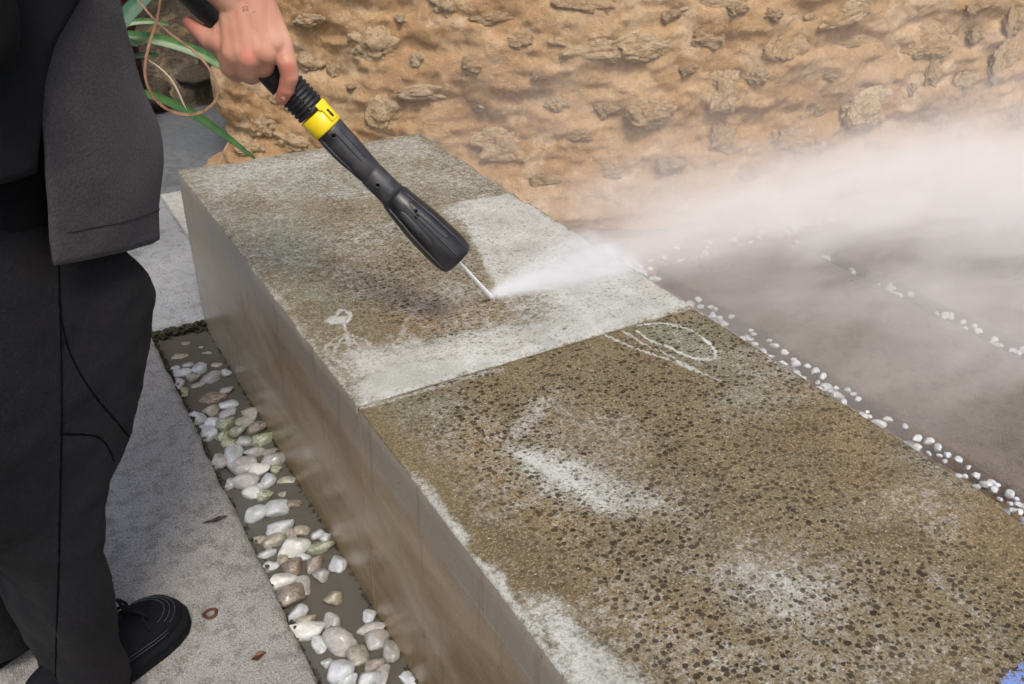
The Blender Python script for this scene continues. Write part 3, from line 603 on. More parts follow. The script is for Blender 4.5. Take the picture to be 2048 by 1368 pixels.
def block(x0, x1, y0, y1, step, seed):
    bv = 0.004; nx = int((x1-x0)/step)+1; ny = int((y1-y0)/step)+1
    xs = np.linspace(x0+bv, x1-bv, nx); ys = np.linspace(y0+bv, y1-bv, ny); Xg, Yg = np.meshgrid(xs, ys)
    P = np.stack([Xg, Yg, np.full_like(Xg, BENCH_H)], -1).reshape(-1, 3)
    de = np.minimum(np.minimum(P[:, 0]-x0, x1-P[:, 0]), np.minimum(P[:, 1]-y0, y1-P[:, 1]))
    P3 = P*np.array([1, 1, 0])
    ch = np.clip(fbm(P3*14, 4, seed)-0.12, 0, 1)*0.02*np.exp(-np.clip(de-bv, 0, 1)/0.006)
    P[:, 2] += 0.0008*fbm(P3*12, 3, seed+1)-ch
    loop = np.array([i for i in range(nx)]+[j*nx+nx-1 for j in range(1, ny)]+[(ny-1)*nx+i for i in range(nx-2, -1, -1)]+[j*nx for j in range(ny-2, 0, -1)])
    L = P[loop]; cen = np.array([(x0+x1)/2, (y0+y1)/2]); nrm = np.zeros((len(loop), 2))
    e = 1e-6
    nrm[:, 0] = np.where(L[:, 0] < x0+bv+e, -1, np.where(L[:, 0] > x1-bv-e, 1, 0)); nrm[:, 1] = np.where(L[:, 1] < y0+bv+e, -1, np.where(L[:, 1] > y1-bv-e, 1, 0))
    V = [P]; Fc = grid_faces(nx, ny); side = [np.zeros(len(P))]; prev = loop; cur = len(P); n = len(loop)
    rows = [(0.0029, 0.0012, 0.0), (0.004, 0.004, 1.0)]+[(0.004, d, 1.0) for d in np.linspace(0.03, BENCH_H+0.12, 14)]
    for (ox, dz, sd_) in rows:
        R = np.c_[L[:, :2]+nrm*ox, np.full(n, BENCH_H-dz)]
        R[:, :2] += nrm*(0.0012*fbm(R*np.array([6, 6, 6]), 3, seed+3))[:, None]
        R[:, 2] = np.minimum(R[:, 2], L[:, 2]-dz*0.5); V.append(R); side.append(np.full(n, sd_)); idx = np.arange(cur, cur+n)
        for k in range(n): Fc.append((int(prev[(k+1) % n]), int(prev[k]), int(idx[k]), int(idx[(k+1) % n])))
        prev = idx; cur += n
    V = np.concatenate(V); me = mesh_from('block', V, Fc); c, wm, gn, bl, pt = bench_masks(V[:, :2])
    for nm, a in (('clean', c), ('warm', wm), ('green', gn), ('blue', bl), ('pits', pt)): fattr(me, nm, a)
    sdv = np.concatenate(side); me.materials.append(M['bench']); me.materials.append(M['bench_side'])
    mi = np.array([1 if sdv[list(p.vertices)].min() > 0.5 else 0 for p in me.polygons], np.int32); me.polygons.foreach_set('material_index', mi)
    return me
def bchild(name, me, mat, par):
    o = link(name, me, mat, par); o.location = -par.location; return o
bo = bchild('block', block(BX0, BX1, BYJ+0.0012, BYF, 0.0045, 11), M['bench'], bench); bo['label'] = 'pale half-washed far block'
mb = MB(); mb.box((0.5*(BX0+BX1), BYJ, 0.5*(BENCH_H-0.016)-0.05), (0.5*(BX1-BX0)+0.0006, 0.0068, 0.5*(BENCH_H-0.016)+0.05))
bo = bchild('joint_mortar', mb.mesh('joint_mortar', False), M['bench_side'], bench)
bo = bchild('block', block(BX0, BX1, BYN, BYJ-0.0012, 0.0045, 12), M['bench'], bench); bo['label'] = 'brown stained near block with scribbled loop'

# ================================================================== PEBBLES
peb = []
for i in range(9):
    bm = bmesh.new(); bmesh.ops.create_icosphere(bm, subdivisions=3, radius=1.0)
    v = np.array([p.co[:] for p in bm.verts]); f = [[q.index for q in p.verts] for p in bm.faces]; bm.free()
    r = 1+0.34*fbm(v*0.95+i*5.1, 2, 100+i)+0.10*fbm(v*2.6+i, 2, 120+i); v = v*r[:, None]
    for q in range(5):                                        # a few flats, as on broken river pebbles
        d = np.random.RandomState(300+i*7+q).normal(size=3); d /= np.linalg.norm(d); s = v@d; lim = 0.60
        v = v-np.outer(np.clip(s-lim, 0, None)*0.8, d)
    v = v/np.abs(v).max(0); peb.append((v, f))
pmesh = {}
def pebble_mesh(i, c):
    if (i, c) not in pmesh:
        me = mesh_from('pebble', *peb[i]); me.materials.append(PB[c][1]); pmesh[(i, c)] = me
    return pmesh[(i, c)]
A_ = [(320, 435, 90, 32, 'g', 0), (415, 458, 100, 78, 'w', 12), (525, 447, 76, 48, 't', 0), (235, 460, 66, 40, 'w', -10), (285, 490, 110, 54, 'w', -5), (370, 525, 82, 62, 't', 10), (258, 565, 76, 128, 'w', 0), (495, 515, 142, 82, 'g', 12), (590, 495, 72, 50, 'w', -20), (390, 576, 112, 42, 't', 8), (300, 630, 60, 60, 'm', 0),
      (490, 652, 170, 85, 'r', -8), (585, 612, 92, 52, 'g', 10), (495, 740, 112, 90, 't', 0), (592, 705, 142, 62, 'w', -4), (600, 765, 112, 52, 'p', 8), (400, 800, 102, 96, 'w', 20), (485, 825, 112, 72, 'b', 10), (580, 835, 112, 86, 'm', 5), (765, 770, 106, 92, 't', 0), (715, 832, 142, 56, 't', 0), (795, 865, 136, 82, 'r', 10),
      (395, 872, 82, 42, 'w', 0), (455, 912, 126, 90, 'w', 0), (570, 915, 102, 92, 'm', 0), (660, 892, 112, 74, 'm', 0), (850, 940, 142, 92, 'm', -6), (605, 975, 102, 82, 'm', 0), (710, 955, 122, 78, 'g', 0), (645, 1060, 112, 142, 'w', 0), (790, 1025, 146, 78, 'p', 10), (540, 1095, 106, 112, 'p', 0), (880, 1040, 122, 54, 't', 12), (900, 1085, 190, 100, 'g', 18),
      (710, 1130, 172, 130, 'p', 25), (820, 1160, 142, 92, 'W', 5), (615, 1235, 62, 92, 'w', 0), (715, 1235, 162, 102, 'p', 8), (865, 1235, 122, 82, 'w', 18), (770, 1310, 132, 88, 'W', 0), (855, 1325, 112, 84, 'm', 0),
      (305, 295, 82, 24, 't', 6), (415, 325, 36, 40, 't', 0), (270, 380, 122, 34, 't', 10), (460, 365, 72, 28, 't', 0), (930, 1150, 72, 62, 'm', 0), (990, 1235, 122, 54, 't', 10)]
B_ = [(200, 15, 70, 40, 'g', 0), (430, 5, 110, 40, 'w', 0), (555, 72, 76, 54, 't', 10), (640, 130, 94, 54, 'r', -8), (530, 155, 166, 112, 'w', -4), (375, 195, 160, 112, 'w', 8), (550, 297, 168, 112, 'w', 0), (622, 328, 84, 82, 'r', 0), (695, 312, 102, 66, 't', -12), (490, 385, 172, 92, 't', 8), (415, 370, 92, 62, 't', 0), (797, 340, 102, 64, 'w', 0), (865, 348, 78, 74, 'w', 0),
      (630, 415, 212, 146, 'W', 12), (820, 420, 168, 92, 'm', -6), (465, 460, 132, 58, 'w', 0), (555, 505, 78, 74, 't', 0), (710, 497, 92, 54, 'w', 0), (632, 548, 132, 124, 'r', 15), (772, 535, 150, 96, 'r', 40), (490, 560, 102, 72, 'w', -10), (835, 602, 112, 112, 'g', 0), (935, 530, 116, 122, 'w', 0), (545, 665, 188, 110, 'W', 5), (705, 675, 92, 152, 'p', 0), (630, 765, 192, 124, 'r', 18), (920, 762, 132, 108, 't', 20),
      (655, 880, 156, 96, 'w', 8), (1155, 892, 86, 92, 'w', 0), (722, 940, 132, 92, 't', 10), (670, 1010, 222, 132, 'W', 0), (892, 940, 132, 112, 'p', 30), (950, 1065, 204, 172, 'p', -12), (820, 1087, 92, 112, 'w', 0), (1165, 985, 172, 60, 'p', 0), (1215, 1052, 152, 122, 'p', 0), (1295, 1132, 112, 132, 'g', 0), (1087, 1165, 142, 132, 't', 10), (875, 1212, 82, 62, 'w', -10),
      (950, 1267, 178, 152, 'b', 5), (1182, 1228, 152, 112, 'r', 15), (1232, 1272, 112, 172, 'p', -10), (1005, 1337, 122, 82, 'w', 0), (1145, 1322, 162, 112, 'w', 15), (1415, 1302, 74, 160, 'w', 25)]
tp = [(280+x*.293, 600+y*.293, a*.293, b*.293, c, r) for x, y, a, b, c, r in A_]+[(400+x*.293, 968+y*.293, a*.293, b*.293, c, r) for x, y, a, b, c, r in B_]
def ordinal(n): return str(n)+('th' if 10 <= n % 100 <= 20 else {1: 'st', 2: 'nd', 3: 'rd'}.get(n % 10, 'th'))
rp = random.Random(12)
info = []
for (px, py, pw, ph, c, r) in tp:
    sub = c == 't' and ph < 17
    zc = WZ-0.003 if sub else WZ+0.004
    p = atz(px, py+ph*0.12, zc); dist = np.linalg.norm(p-CAM); q = dist/F_PX
    hx = pw*q*0.54; el = math.asin(-ray(px, py)[2])
    hz = min(0.42*ph*q/math.cos(el)*0.9, hx*0.72)
    hy = max(hx*0.55, math.sqrt(max((ph*q*0.54)**2-(hz*math.cos(el))**2, 1e-6))/math.sin(el)) if not sub else hx*0.7
    hy = min(hy, hx*1.7)
    hx_r, hz_r = max(hx, 0.006), max(hz, 0.007)
    info.append((p, hx_r, hy, hz_r, c, r, sub))
order = sorted(range(len(info)), key=lambda k: -info[k][0][1])
az = math.atan2(XA[1], XA[0])
heading = math.atan2(ray(500, 1000)[1], ray(500, 1000)[0])-math.pi/2       # long sides face the way they do in the photo
cnt = {}
for k in order:
    p, hx, hy, hz, c, r, sub = info[k]
    x = min(max(p[0], TX0+hx*0.75), BX0-hx*0.80) if hx*1.5 < BX0-TX0 else p[0]
    cnt[c] = cnt.get(c, 0)+1
    o = link('pebble', pebble_mesh(rp.randrange(9), c), None, None, (x, p[1], WZ-0.004 if sub else WZ+hz*rp.uniform(0.05, 0.5)), (rp.uniform(-.25, .25), rp.uniform(-.25, .25), heading+math.radians(r)), (hx*1.10, hy*1.08, hz*1.15))
    colr = PB[c][0]; size = 'large' if hx > 0.022 else ('small' if hx < 0.012 else 'mid-sized')
    where = 'by the walkway edge' if x < TX0+0.045 else ('against the bench face' if x > BX0-0.045 else 'mid trough')
    tag(o, f"{colr} pebble {where}, {ordinal(cnt[c])} {colr} one from the trough's far end", 'pebble', 'pebbles in the water trough')
# pebbles of the strip behind the bench (only the band that shows over the bench edge stands out)
rp = random.Random(21); k = 0
strip = []
y = 2.12*S
while y > 0.55*S:
    dens = 0.5 if y > 1.55*S else (0.6 if y > 1.1*S else 1.0)
    if rp.random() < dens: strip.append((GX0-rp.uniform(0.014, 0.030), y))
    if rp.random() < dens*0.75: strip.append((GX0-rp.uniform(0.04, 0.075), y+rp.uniform(-.01, .01)))
    if rp.random() < dens*0.5: strip.append((GX0-rp.uniform(0.075, 0.10), y+rp.uniform(-.01, .01)))
    y -= rp.uniform(0.016, 0.030)
for i, (x, y) in enumerate(strip):
    c = rp.choice('wwWWbwWw'); s = rp.uniform(0.0065, 0.0125)
    o = link('pebble', pebble_mesh(rp.randrange(9), c), None, None, (x, y, -0.020+s*0.5+rp.uniform(0, .014)+0.02*(GX0-x)/0.1), (rp.uniform(-.3, .3), rp.uniform(-.3, .3), rp.uniform(0, 3.1)), (s*1.15, s*0.85, s*0.7))
    tag(o, f"{PB[c][0]} pebble beyond the bench, {ordinal(i+1)} of its strip counting from the spray", 'pebble', 'pebbles in the strip beyond the bench')
mb = MB()
for i in range(900):
    v, f = peb[rp.randrange(9)]; s = rp.uniform(0.010, 0.017); a = rp.uniform(0, 6.3); c_, s_ = math.cos(a), math.sin(a)
    q = v*np.array([s*1.2, s*.9, s*.7]); q = np.c_[q[:, 0]*c_-q[:, 1]*s_, q[:, 0]*s_+q[:, 1]*c_, q[:, 2]]+np.array([rp.uniform(BX1+0.02, GX0-0.02), rp.uniform(0.2, 2.2), -0.024])
    if i % 1 == 0: mb.add((q, f))
o = link('pebble_bed', mb.mesh('pebble_bed'), PB['w'][1]); tag(o, 'bed of white pebbles low behind the bench', 'pebbles', kind='stuff')
# pebble joints between the terrace slabs
jl = []
for i in range(34):
    y = rp.uniform(0.9, 1.9) if i > 12 else 1.02+i*0.042+rp.uniform(-.012, .012)
    jl.append(((GX1+GX2)/2+rp.uniform(-.018, .018), y, 'the joint running parallel to the bench'))
for i in range(78): jl.append((1.62+i*0.034+rp.uniform(-.012, .012), (GY0+GY1)/2+rp.uniform(-.042, .042), 'the joint along the ochre wall'))
for i in range(12): jl.append(((GX3+3.80*S)/2+rp.uniform(-.02, .02), 0.95+i*0.07+rp.uniform(-.02, .02), 'the outer terrace joint at the right'))
jl.sort(key=lambda t: (t[2], t[0] if 'wall' in t[2] else -t[1])); n_ = {}
for (x, y, wh) in jl:
    n_[wh] = n_.get(wh, 0)+1; c = rp.choice('WWbw'); s = rp.uniform(0.008, 0.016)
    o = link('pebble', pebble_mesh(rp.randrange(9), c), None, None, (x, y, -0.050+s*0.7+rp.uniform(0.015, .035)), (rp.uniform(-.3, .3), rp.uniform(-.3, .3), rp.uniform(0, 3.1)), (s*1.15, s*0.85, s*0.75))
    tag(o, f"{PB[c][0]} pebble in {wh}, {ordinal(n_[wh])} from its far end", 'pebble', 'pebbles in the terrace joints')

# ================================================================== small litter on the walkway
p = spline([atz(405, 1047, .004), atz(428, 1042, .006), atz(442, 1036, .004), atz(456, 1033, .005)], 14)
mb = MB(); mb.add(tube([np.array(a)+np.array([0, 0, 0.002]) for a in p], [0.0008+0.0035*math.sin(i/13*3.1)**2+0.0006*(i % 3) for i in range(14)], 7, 0.6))
tag(link('twig', mb.mesh('twig'), M['twig']), 'short dark twig lying on the walkway beside the trough', 'twig')
c = atz(421, 1227, 0.003); mb = MB(); mb.add(tube([c+np.array([0.0105*math.cos(a)*(1+.12*math.sin(3*a)), 0.0105*math.sin(a)*(1+.1*math.cos(2*a)), 0]) for a in np.linspace(0, 2*math.pi*0.97, 28)], 0.0030, 7, 0.7))
tag(link('rusty_ring', mb.mesh('rusty_ring'), M['rust']), 'small rusty ring lying on the walkway near the shoe', 'ring')
mb = MB(); c = atz(518, 1312, 0.003); q = [c+np.array([x, yv, 0.002+0.003*math.sin(x*300)]) for x, yv in ((-.014, -.004), (-.004, -.007), (.008, -.003), (.013, .002), (.004, .006), (-.008, .004))]
mb.add((q+[a+np.array([0, 0, -.0012]) for a in q], [tuple(range(6)), tuple(range(11, 5, -1))]+[(i, i+6, (i+1) % 6+6, (i+1) % 6) for i in range(6)]))
tag(link('dead_leaf', mb.mesh('dead_leaf'), M['brownleaf']), 'small brown leaf scrap on the walkway by the trough edge', 'leaf')

# ================================================================== POST AND PLANT
pc_ = atz(283, 258, 0.0); pz = np.array([pc_[0], pc_[1], 0]); mb = MB()
ring = lambda z, r: [pz+np.array([r*math.cos(a), r*math.sin(a), z]) for a in np.linspace(0, 2*math.pi, 20, endpoint=False)]
post = empty('post', tuple(pz)); tag(post, 'dark red painted post standing in the shaded back corner', 'post')
for nm, rg in (('shaft', [ring(0.08, .050), ring(1.9, .050)]), ('footing', [ring(0.0, .066), ring(0.075, .062), ring(0.082, .055)]), ('band', [ring(0.42, .0525), ring(0.425, .056), ring(0.45, .056), ring(0.455, .0525)])):
    o = link(nm, mesh_from(nm, *loft(rg)), M['post'], post); o.location = -post.location
plant_c = at(150, 210, 2.75); plant_c[2] = 0.0
plant = empty('strap_leaved_plant', tuple(plant_c)); tag(plant, 'strap-leaved green plant with dry curling leaves behind the person', 'plant')
def blade(pts, wd, mat, nm='leaf', n=26, th=0.0012, tip=1.0, tilt=0.35):
    c = spline(pts, n); L = []; Rr = []; Cc = []
    for i, p in enumerate(c):
        t = c[min(i+1, n-1)]-c[max(i-1, 0)]; t = t/(np.linalg.norm(t)+1e-9); view = CAM-p; view /= np.linalg.norm(view)
        s = np.cross(t, view*(1-tilt)+np.array([0, 0, 1.0])*tilt); s /= np.linalg.norm(s)+1e-9; u = i/(n-1)
        wv = wd*(0.55+0.45*math.sin(min(1, u*1.6)*math.pi/2))*(1-max(0, (u-0.72)/0.28)**2*tip)+1e-4; nn = np.cross(s, t)
        L.append(p-s*wv); Rr.append(p+s*wv); Cc.append(p-nn*wv*0.35)
    V = []
    for k in range(n): V += [L[k], Cc[k], Rr[k], Rr[k]+np.array([0, 0, -th]), Cc[k]+np.array([0, 0, -th]), L[k]+np.array([0, 0, -th])]
    Fc = []
    for k in range(n-1):
        for j in range(6): Fc.append((6*k+j, 6*k+(j+1) % 6, 6*k+6+(j+1) % 6, 6*k+6+j))
    o = link(nm, mesh_from(nm, V, Fc), mat, plant); o.location = -plant.location; return o
root = plant_c+np.array([0, 0, 0.06]); crown = at(205, 120, 2.8)
def lf(px, wd, mat, d0=2.7, d1=2.5, start=True, **k):
    P = [at(x, y, d0+(d1-d0)*i/(len(px)-1)) for i, (x, y) in enumerate(px)]
    if start: P = [root+np.array([0.02*random.random(), 0, 0])]+[0.5*(root+P[0])+np.array([0, 0, .12])]+P
    blade(P, wd, mat, **k)
lf([(190, 120), (240, 45), (300, -20), (370, -90)], 0.019, M['leaf2'], 2.5, 2.5)
lf([(180, 90), (245, 50), (295, 42), (338, 49)], 0.008, M['leaf'], 2.6, 2.6, tip=0.4)
lf([(200, 90), (255, 72), (330, 82), (400, 106), (440, 128), (475, 160)], 0.015, M['leaf'], 2.6, 2.5)
lf([(190, 110), (245, 82), (276, 90)], 0.010, M['leaf'], 2.6, 2.55, tip=0.5)
lf([(190, 130), (255, 114), (290, 109), (318, 110)], 0.007, M['leaf'], 2.6, 2.6, tip=0.4)
lf([(170, 190), (278, 186), (335, 202), (400, 236), (452, 272), (512, 318)], 0.0115, M['leaf'], 2.5, 2.62, tip=0.8)
lf([(265, -15), (286, 12), (312, 42), (345, 70), (382, 97), (412, 128), (430, 160), (435, 188), (425, 208), (402, 224), (372, 229), (336, 219), (306, 192), (291, 156), (291, 122), (300, 82), (313, 40), (322, -10)], 0.0031, M['dry'], 2.42, 2.36, start=False, n=80, tip=0.2, tilt=0.0, nm='dry_leaf')
lf([(297, 120), (318, 134), (340, 155), (355, 180), (366, 205), (374, 220)], 0.0018, M['straw'], 2.40, 2.45, start=False, nm='straw')
rl = random.Random(8)
for k in range(26):           # the rest of the tuft, arching away behind the person
    a = rl.uniform(1.3, 4.6); L_ = rl.uniform(0.45, 0.85); h = rl.uniform(0.35, 0.8); dv = np.array([math.cos(a), math.sin(a), 0])
    blade([root, root+dv*L_*0.25+np.array([0, 0, h*0.75]), root+dv*L_*0.6+np.array([0, 0, h]), root+dv*L_+np.array([0, 0, h*0.55])], rl.uniform(.009, .016), M['leaf'], n=14)

# ================================================================== PRESSURE WASHER LANCE
A0 = at(395, -20, 1.47); A1 = at(640, 240, 1.47); A2 = at(752, 357, 1.48); A3 = at(915, 519, 1.505)
axd = A3-A1; axd /= np.linalg.norm(axd)
axp = spline([A0-(A1-A0)*0.9, A0, A1, A2, A3], 401); axl = np.r_[0, np.cumsum([np.linalg.norm(axp[i+1]-axp[i]) for i in range(400)])]
LT = axl[-1]
def ax(s):
    s = min(max(s, 0), LT); i = min(int(np.searchsorted(axl, s)), 400); i = max(i, 1); t = (s-axl[i-1])/(axl[i]-axl[i-1]+1e-9); return axp[i-1]*(1-t)+axp[i]*t
def axt(s): d = ax(min(s+0.01, LT))-ax(max(s-0.01, 0)); return d/np.linalg.norm(d)
def s_of(px, py):
    best = min(range(401), key=lambda i: np.sum((proj(axp[i])-np.array([px, py]))**2)); return axl[best]
def axframe(s):
    t = axt(s); v = CAM-ax(s); v -= t*(v@t); v /= np.linalg.norm(v); r = np.cross(t, v); return t, v, r    # v faces the viewer, r sideways
def lathe(prof, n=36, mod=None):
    rings = []
    for s, r in prof:
        c = ax(s); t, v, u = axframe(s); over = max(0.0, s-LT); c = c+t*over
        rings.append([c+(v*math.cos(a)+u*math.sin(a))*r*(mod(a, s) if mod else 1) for a in np.linspace(0, 2*math.pi, n, endpoint=False)])
    return loft(rings)
lance = empty('pressure_washer_lance', tuple(ax(0))); tag(lance, 'black pressure washer lance with a yellow collar, held above the bench', 'lance')
def lpart(nm, vf, mat, parent=None, bev=None):
    o = link(nm, mesh_from(nm, *vf) if isinstance(vf, tuple) else vf.mesh(nm), mat, parent or lance)
    if parent is None: o.location = -lance.location
    if bev: bevel_mod(o, bev)
    return o
s_grip0 = s_of(395, -20); s_rib0 = s_of(578, 172); s_rib1 = s_of(626, 224); s_y0 = s_of(628, 226); s_y1 = s_of(658, 257); s_neck = s_of(748, 352); s_w0 = s_of(790, 392)
k_ = 1.48/F_PX                                                 # metres per photo pixel at the lance
lpart('grip', lathe([(0.0, .020), (0.01, .027), (0.06, .029), (s_grip0, .030), (s_grip0+.05, .027), (s_rib0-0.05, .0262), (s_rib0-0.005, .0262)]), M['rubber'])
prof = []
for i in range(7):
    a = s_rib0+(s_rib1-s_rib0)*i/7; dlt = (s_rib1-s_rib0)/7; prof += [(a, .0238), (a+dlt*.12, .0238), (a+dlt*.25, .0262), (a+dlt*.78, .0262), (a+dlt*.92, .0238)]
rib = lpart('ribbed_grip', lathe(prof), M['rubber'])
mb = MB(); t, v, u = axframe(s_rib0)
for i in range(10):
    s = s_rib0+(s_rib1-s_rib0)*(i+.5)/10; t, v, u = axframe(s); mb.box(ax(s)+v*.0262, (0.0022, 0.0012, 0.0008), np.array([t, u, v]))
o = lpart('grip_seam', mb, M['plastic_d'])
lpart('collar', lathe([(s_y0, .0240), (s_y0+.001, .0262), (s_y1-.004, .0265), (s_y1-.001, .0258), (s_y1, .0235)], 48, lambda a, s: 1.0), M['yellow'])
mb = MB(); t, v, u = axframe((s_y0+s_y1)/2); cdir = (v*0.75-u*0.66); cdir /= np.linalg.norm(cdir); w_ = np.cross(t, cdir); mid = ax((s_y0+s_y1)/2); hl = (s_y1-s_y0)/2
mb.box(mid+cdir*.0268-t*hl*.15, (hl*.75, .0075, .0022), np.array([t, w_, cdir])); mb.box(mid+cdir*.0268-t*hl*1.15, (hl*.35, .011, .0014), np.array([t, w_, cdir]))
lpart('collar_latch', mb, M['yellow'], bev=.001)
mb = MB(); mb.box(mid+cdir*.0290-t*hl*0.1, (hl*.42, .0022, .0006), np.array([t, w_, cdir])); lpart('latch_slot', mb, M['plastic'])
lpart('barrel', lathe([(s_y1-.002, .0236), (s_y1+.004, .0248), (s_y1+.04, .0242), (s_neck-.03, .0222), (s_neck-.012, .0212), (s_neck-.010, .0204), (s_neck-.006, .0204), (s_neck-.004, .0212), (s_w0-.012, .0212), (s_w0, .0222)], 40), M['plastic_d'])
E_ = LT
lpart('nozzle_head', lathe([(s_w0-.004, .0205), (s_w0, .0245), (s_w0+.03, .0275), (s_w0+.065, .0318), (E_-.035, .0342), (E_-.015, .0338), (E_-.004, .0318), (E_, .0295), (E_+.0005, .022), (E_-.006, .019), (E_-.02, .015)], 48), M['plastic'])
mb = MB(); t, v, u = axframe(E_)
mb.add(lathe([(E_-.021, .001), (E_-.0205, .0152), (E_-.019, .0152)], 24)); lpart('nozzle_bore', mb, M['hole'])
mb = MB(); mb.add(lathe([(E_-.022, .006), (E_-.004, .0055), (E_-.002, .004), (E_-.001, .002)], 20)); lpart('nozzle_tip', mb, M['plastic_d'])
def ridge(nm, s0, s1, ang, wd, ht, rf, mat, n=22):
    pa = []; 
    for i in range(n):
        s = s0+(s1-s0)*i/(n-1); t, v, u = axframe(s); d = v*math.cos(ang)+u*math.sin(ang); e = math.sin(math.pi*min(1, max(0, i/(n-1))))**0.25+.02
        pa.append((ax(s)+d*(rf(s)-0.002+ht*0.0), d, np.cross(t, d), e))
    V = []
    for (p, d, sd_, e) in pa: V += [p-sd_*wd*e, p-sd_*wd*.6*e+d*(.002+ht*e), p+sd_*wd*.6*e+d*(.002+ht*e), p+sd_*wd*e]
    Fc = [(4*i+j, 4*i+j+1, 4*i+5+j, 4*i+4+j) for i in range(n-1) for j in range(3)]+[(4*i+3, 4*i, 4*i+4, 4*i+7) for i in range(n-1)]+[(0, 3, 2, 1), (4*n-4, 4*n-3, 4*n-2, 4*n-1)]
    return lpart(nm, (V, Fc), mat)
rb = lambda s: np.interp(s, [s_y1, s_y1+.04, s_neck-.03, s_neck], [.0248, .0242, .0222, .0212])
rn = lambda s: np.interp(s, [s_w0, s_w0+.03, s_w0+.065, E_-.035, E_-.015, E_-.004], [.0245, .0275, .0318, .0342, .0338, .0318])
for ang in (-0.55, -0.15, 0.95, 1.9, 3.0, 4.2): ridge('rib', s_y1+.006, s_neck-.030, ang, .0018, .0022, rb, M['plastic_d'])
for ang, l0 in ((-0.75, 0.0), (-0.10, 0.012), (0.9, 0.0), (1.9, 0), (3.0, 0), (4.3, 0)): ridge('rib', s_w0+.004+l0, E_-.006, ang, .0021, .0026, rn, M['plastic_d'])
ridge('grip_panel', s_w0+.020, E_-.040, -0.42, .0070, .0012, rn, M['plastic_d'])
ridge('grip_panel', s_w0+.020, E_-.050, 0.42, .0080, .0010, rn, M['plastic_d'])
for s, ang, rfn, rad in ((s_y1+.010, 0.05, rb, .0036), (s_neck+.012, 0.25, lambda s: .0212, .0034), (s_w0+.045, -0.10, rn, .0040), (s_w0+.038, -0.28, rn, .003)):
    t, v, u = axframe(s); d = v*math.cos(ang)+u*math.sin(ang); c = ax(s)+d*(rfn(s)+.0005); e1, e2 = t, np.cross(t, d)
    sc = lpart('screw_socket', loft([[c+d*h+(e1*math.cos(a)+e2*math.sin(a))*rr_ for a in np.linspace(0, 2*math.pi, 18, endpoint=False)] for h, rr_ in ((-.003, rad*1.25), (.0022, rad*1.25), (.0026, rad), (.0010, rad*.9))]), M['plastic_d'])
    ho = lpart('hollow', loft([[c+d*h+(e1*math.cos(a)+e2*math.sin(a))*rad*.86 for a in np.linspace(0, 2*math.pi, 18, endpoint=False)] for h in (.0006, .0014)]), M['hole'], sc)
# trigger gun behind the grip (out of the picture, above)
t0_, v0_, u0_ = axframe(0.0)
dn = np.array([0, 0, -1.0]); dn -= t0_*(dn@t0_); dn /= np.linalg.norm(dn)
mb = MB(); mb.add(tube([ax(0), ax(0)-t0_*.06, ax(0)-t0_*.12+dn*.02, ax(0)-t0_*.17+dn*.08, ax(0)-t0_*.19+dn*.14], [.024, .027, .026, .023, .021], 16)); lpart('gun_handle', mb, M['plastic'])
mb = MB(); mb.add(tube([ax(0)-t0_*.07+dn*.03, ax(0)-t0_*.10+dn*.07, ax(0)-t0_*.135+dn*.11], [.006, .007, .005], 10)); lpart('trigger', mb, M['yellow'])

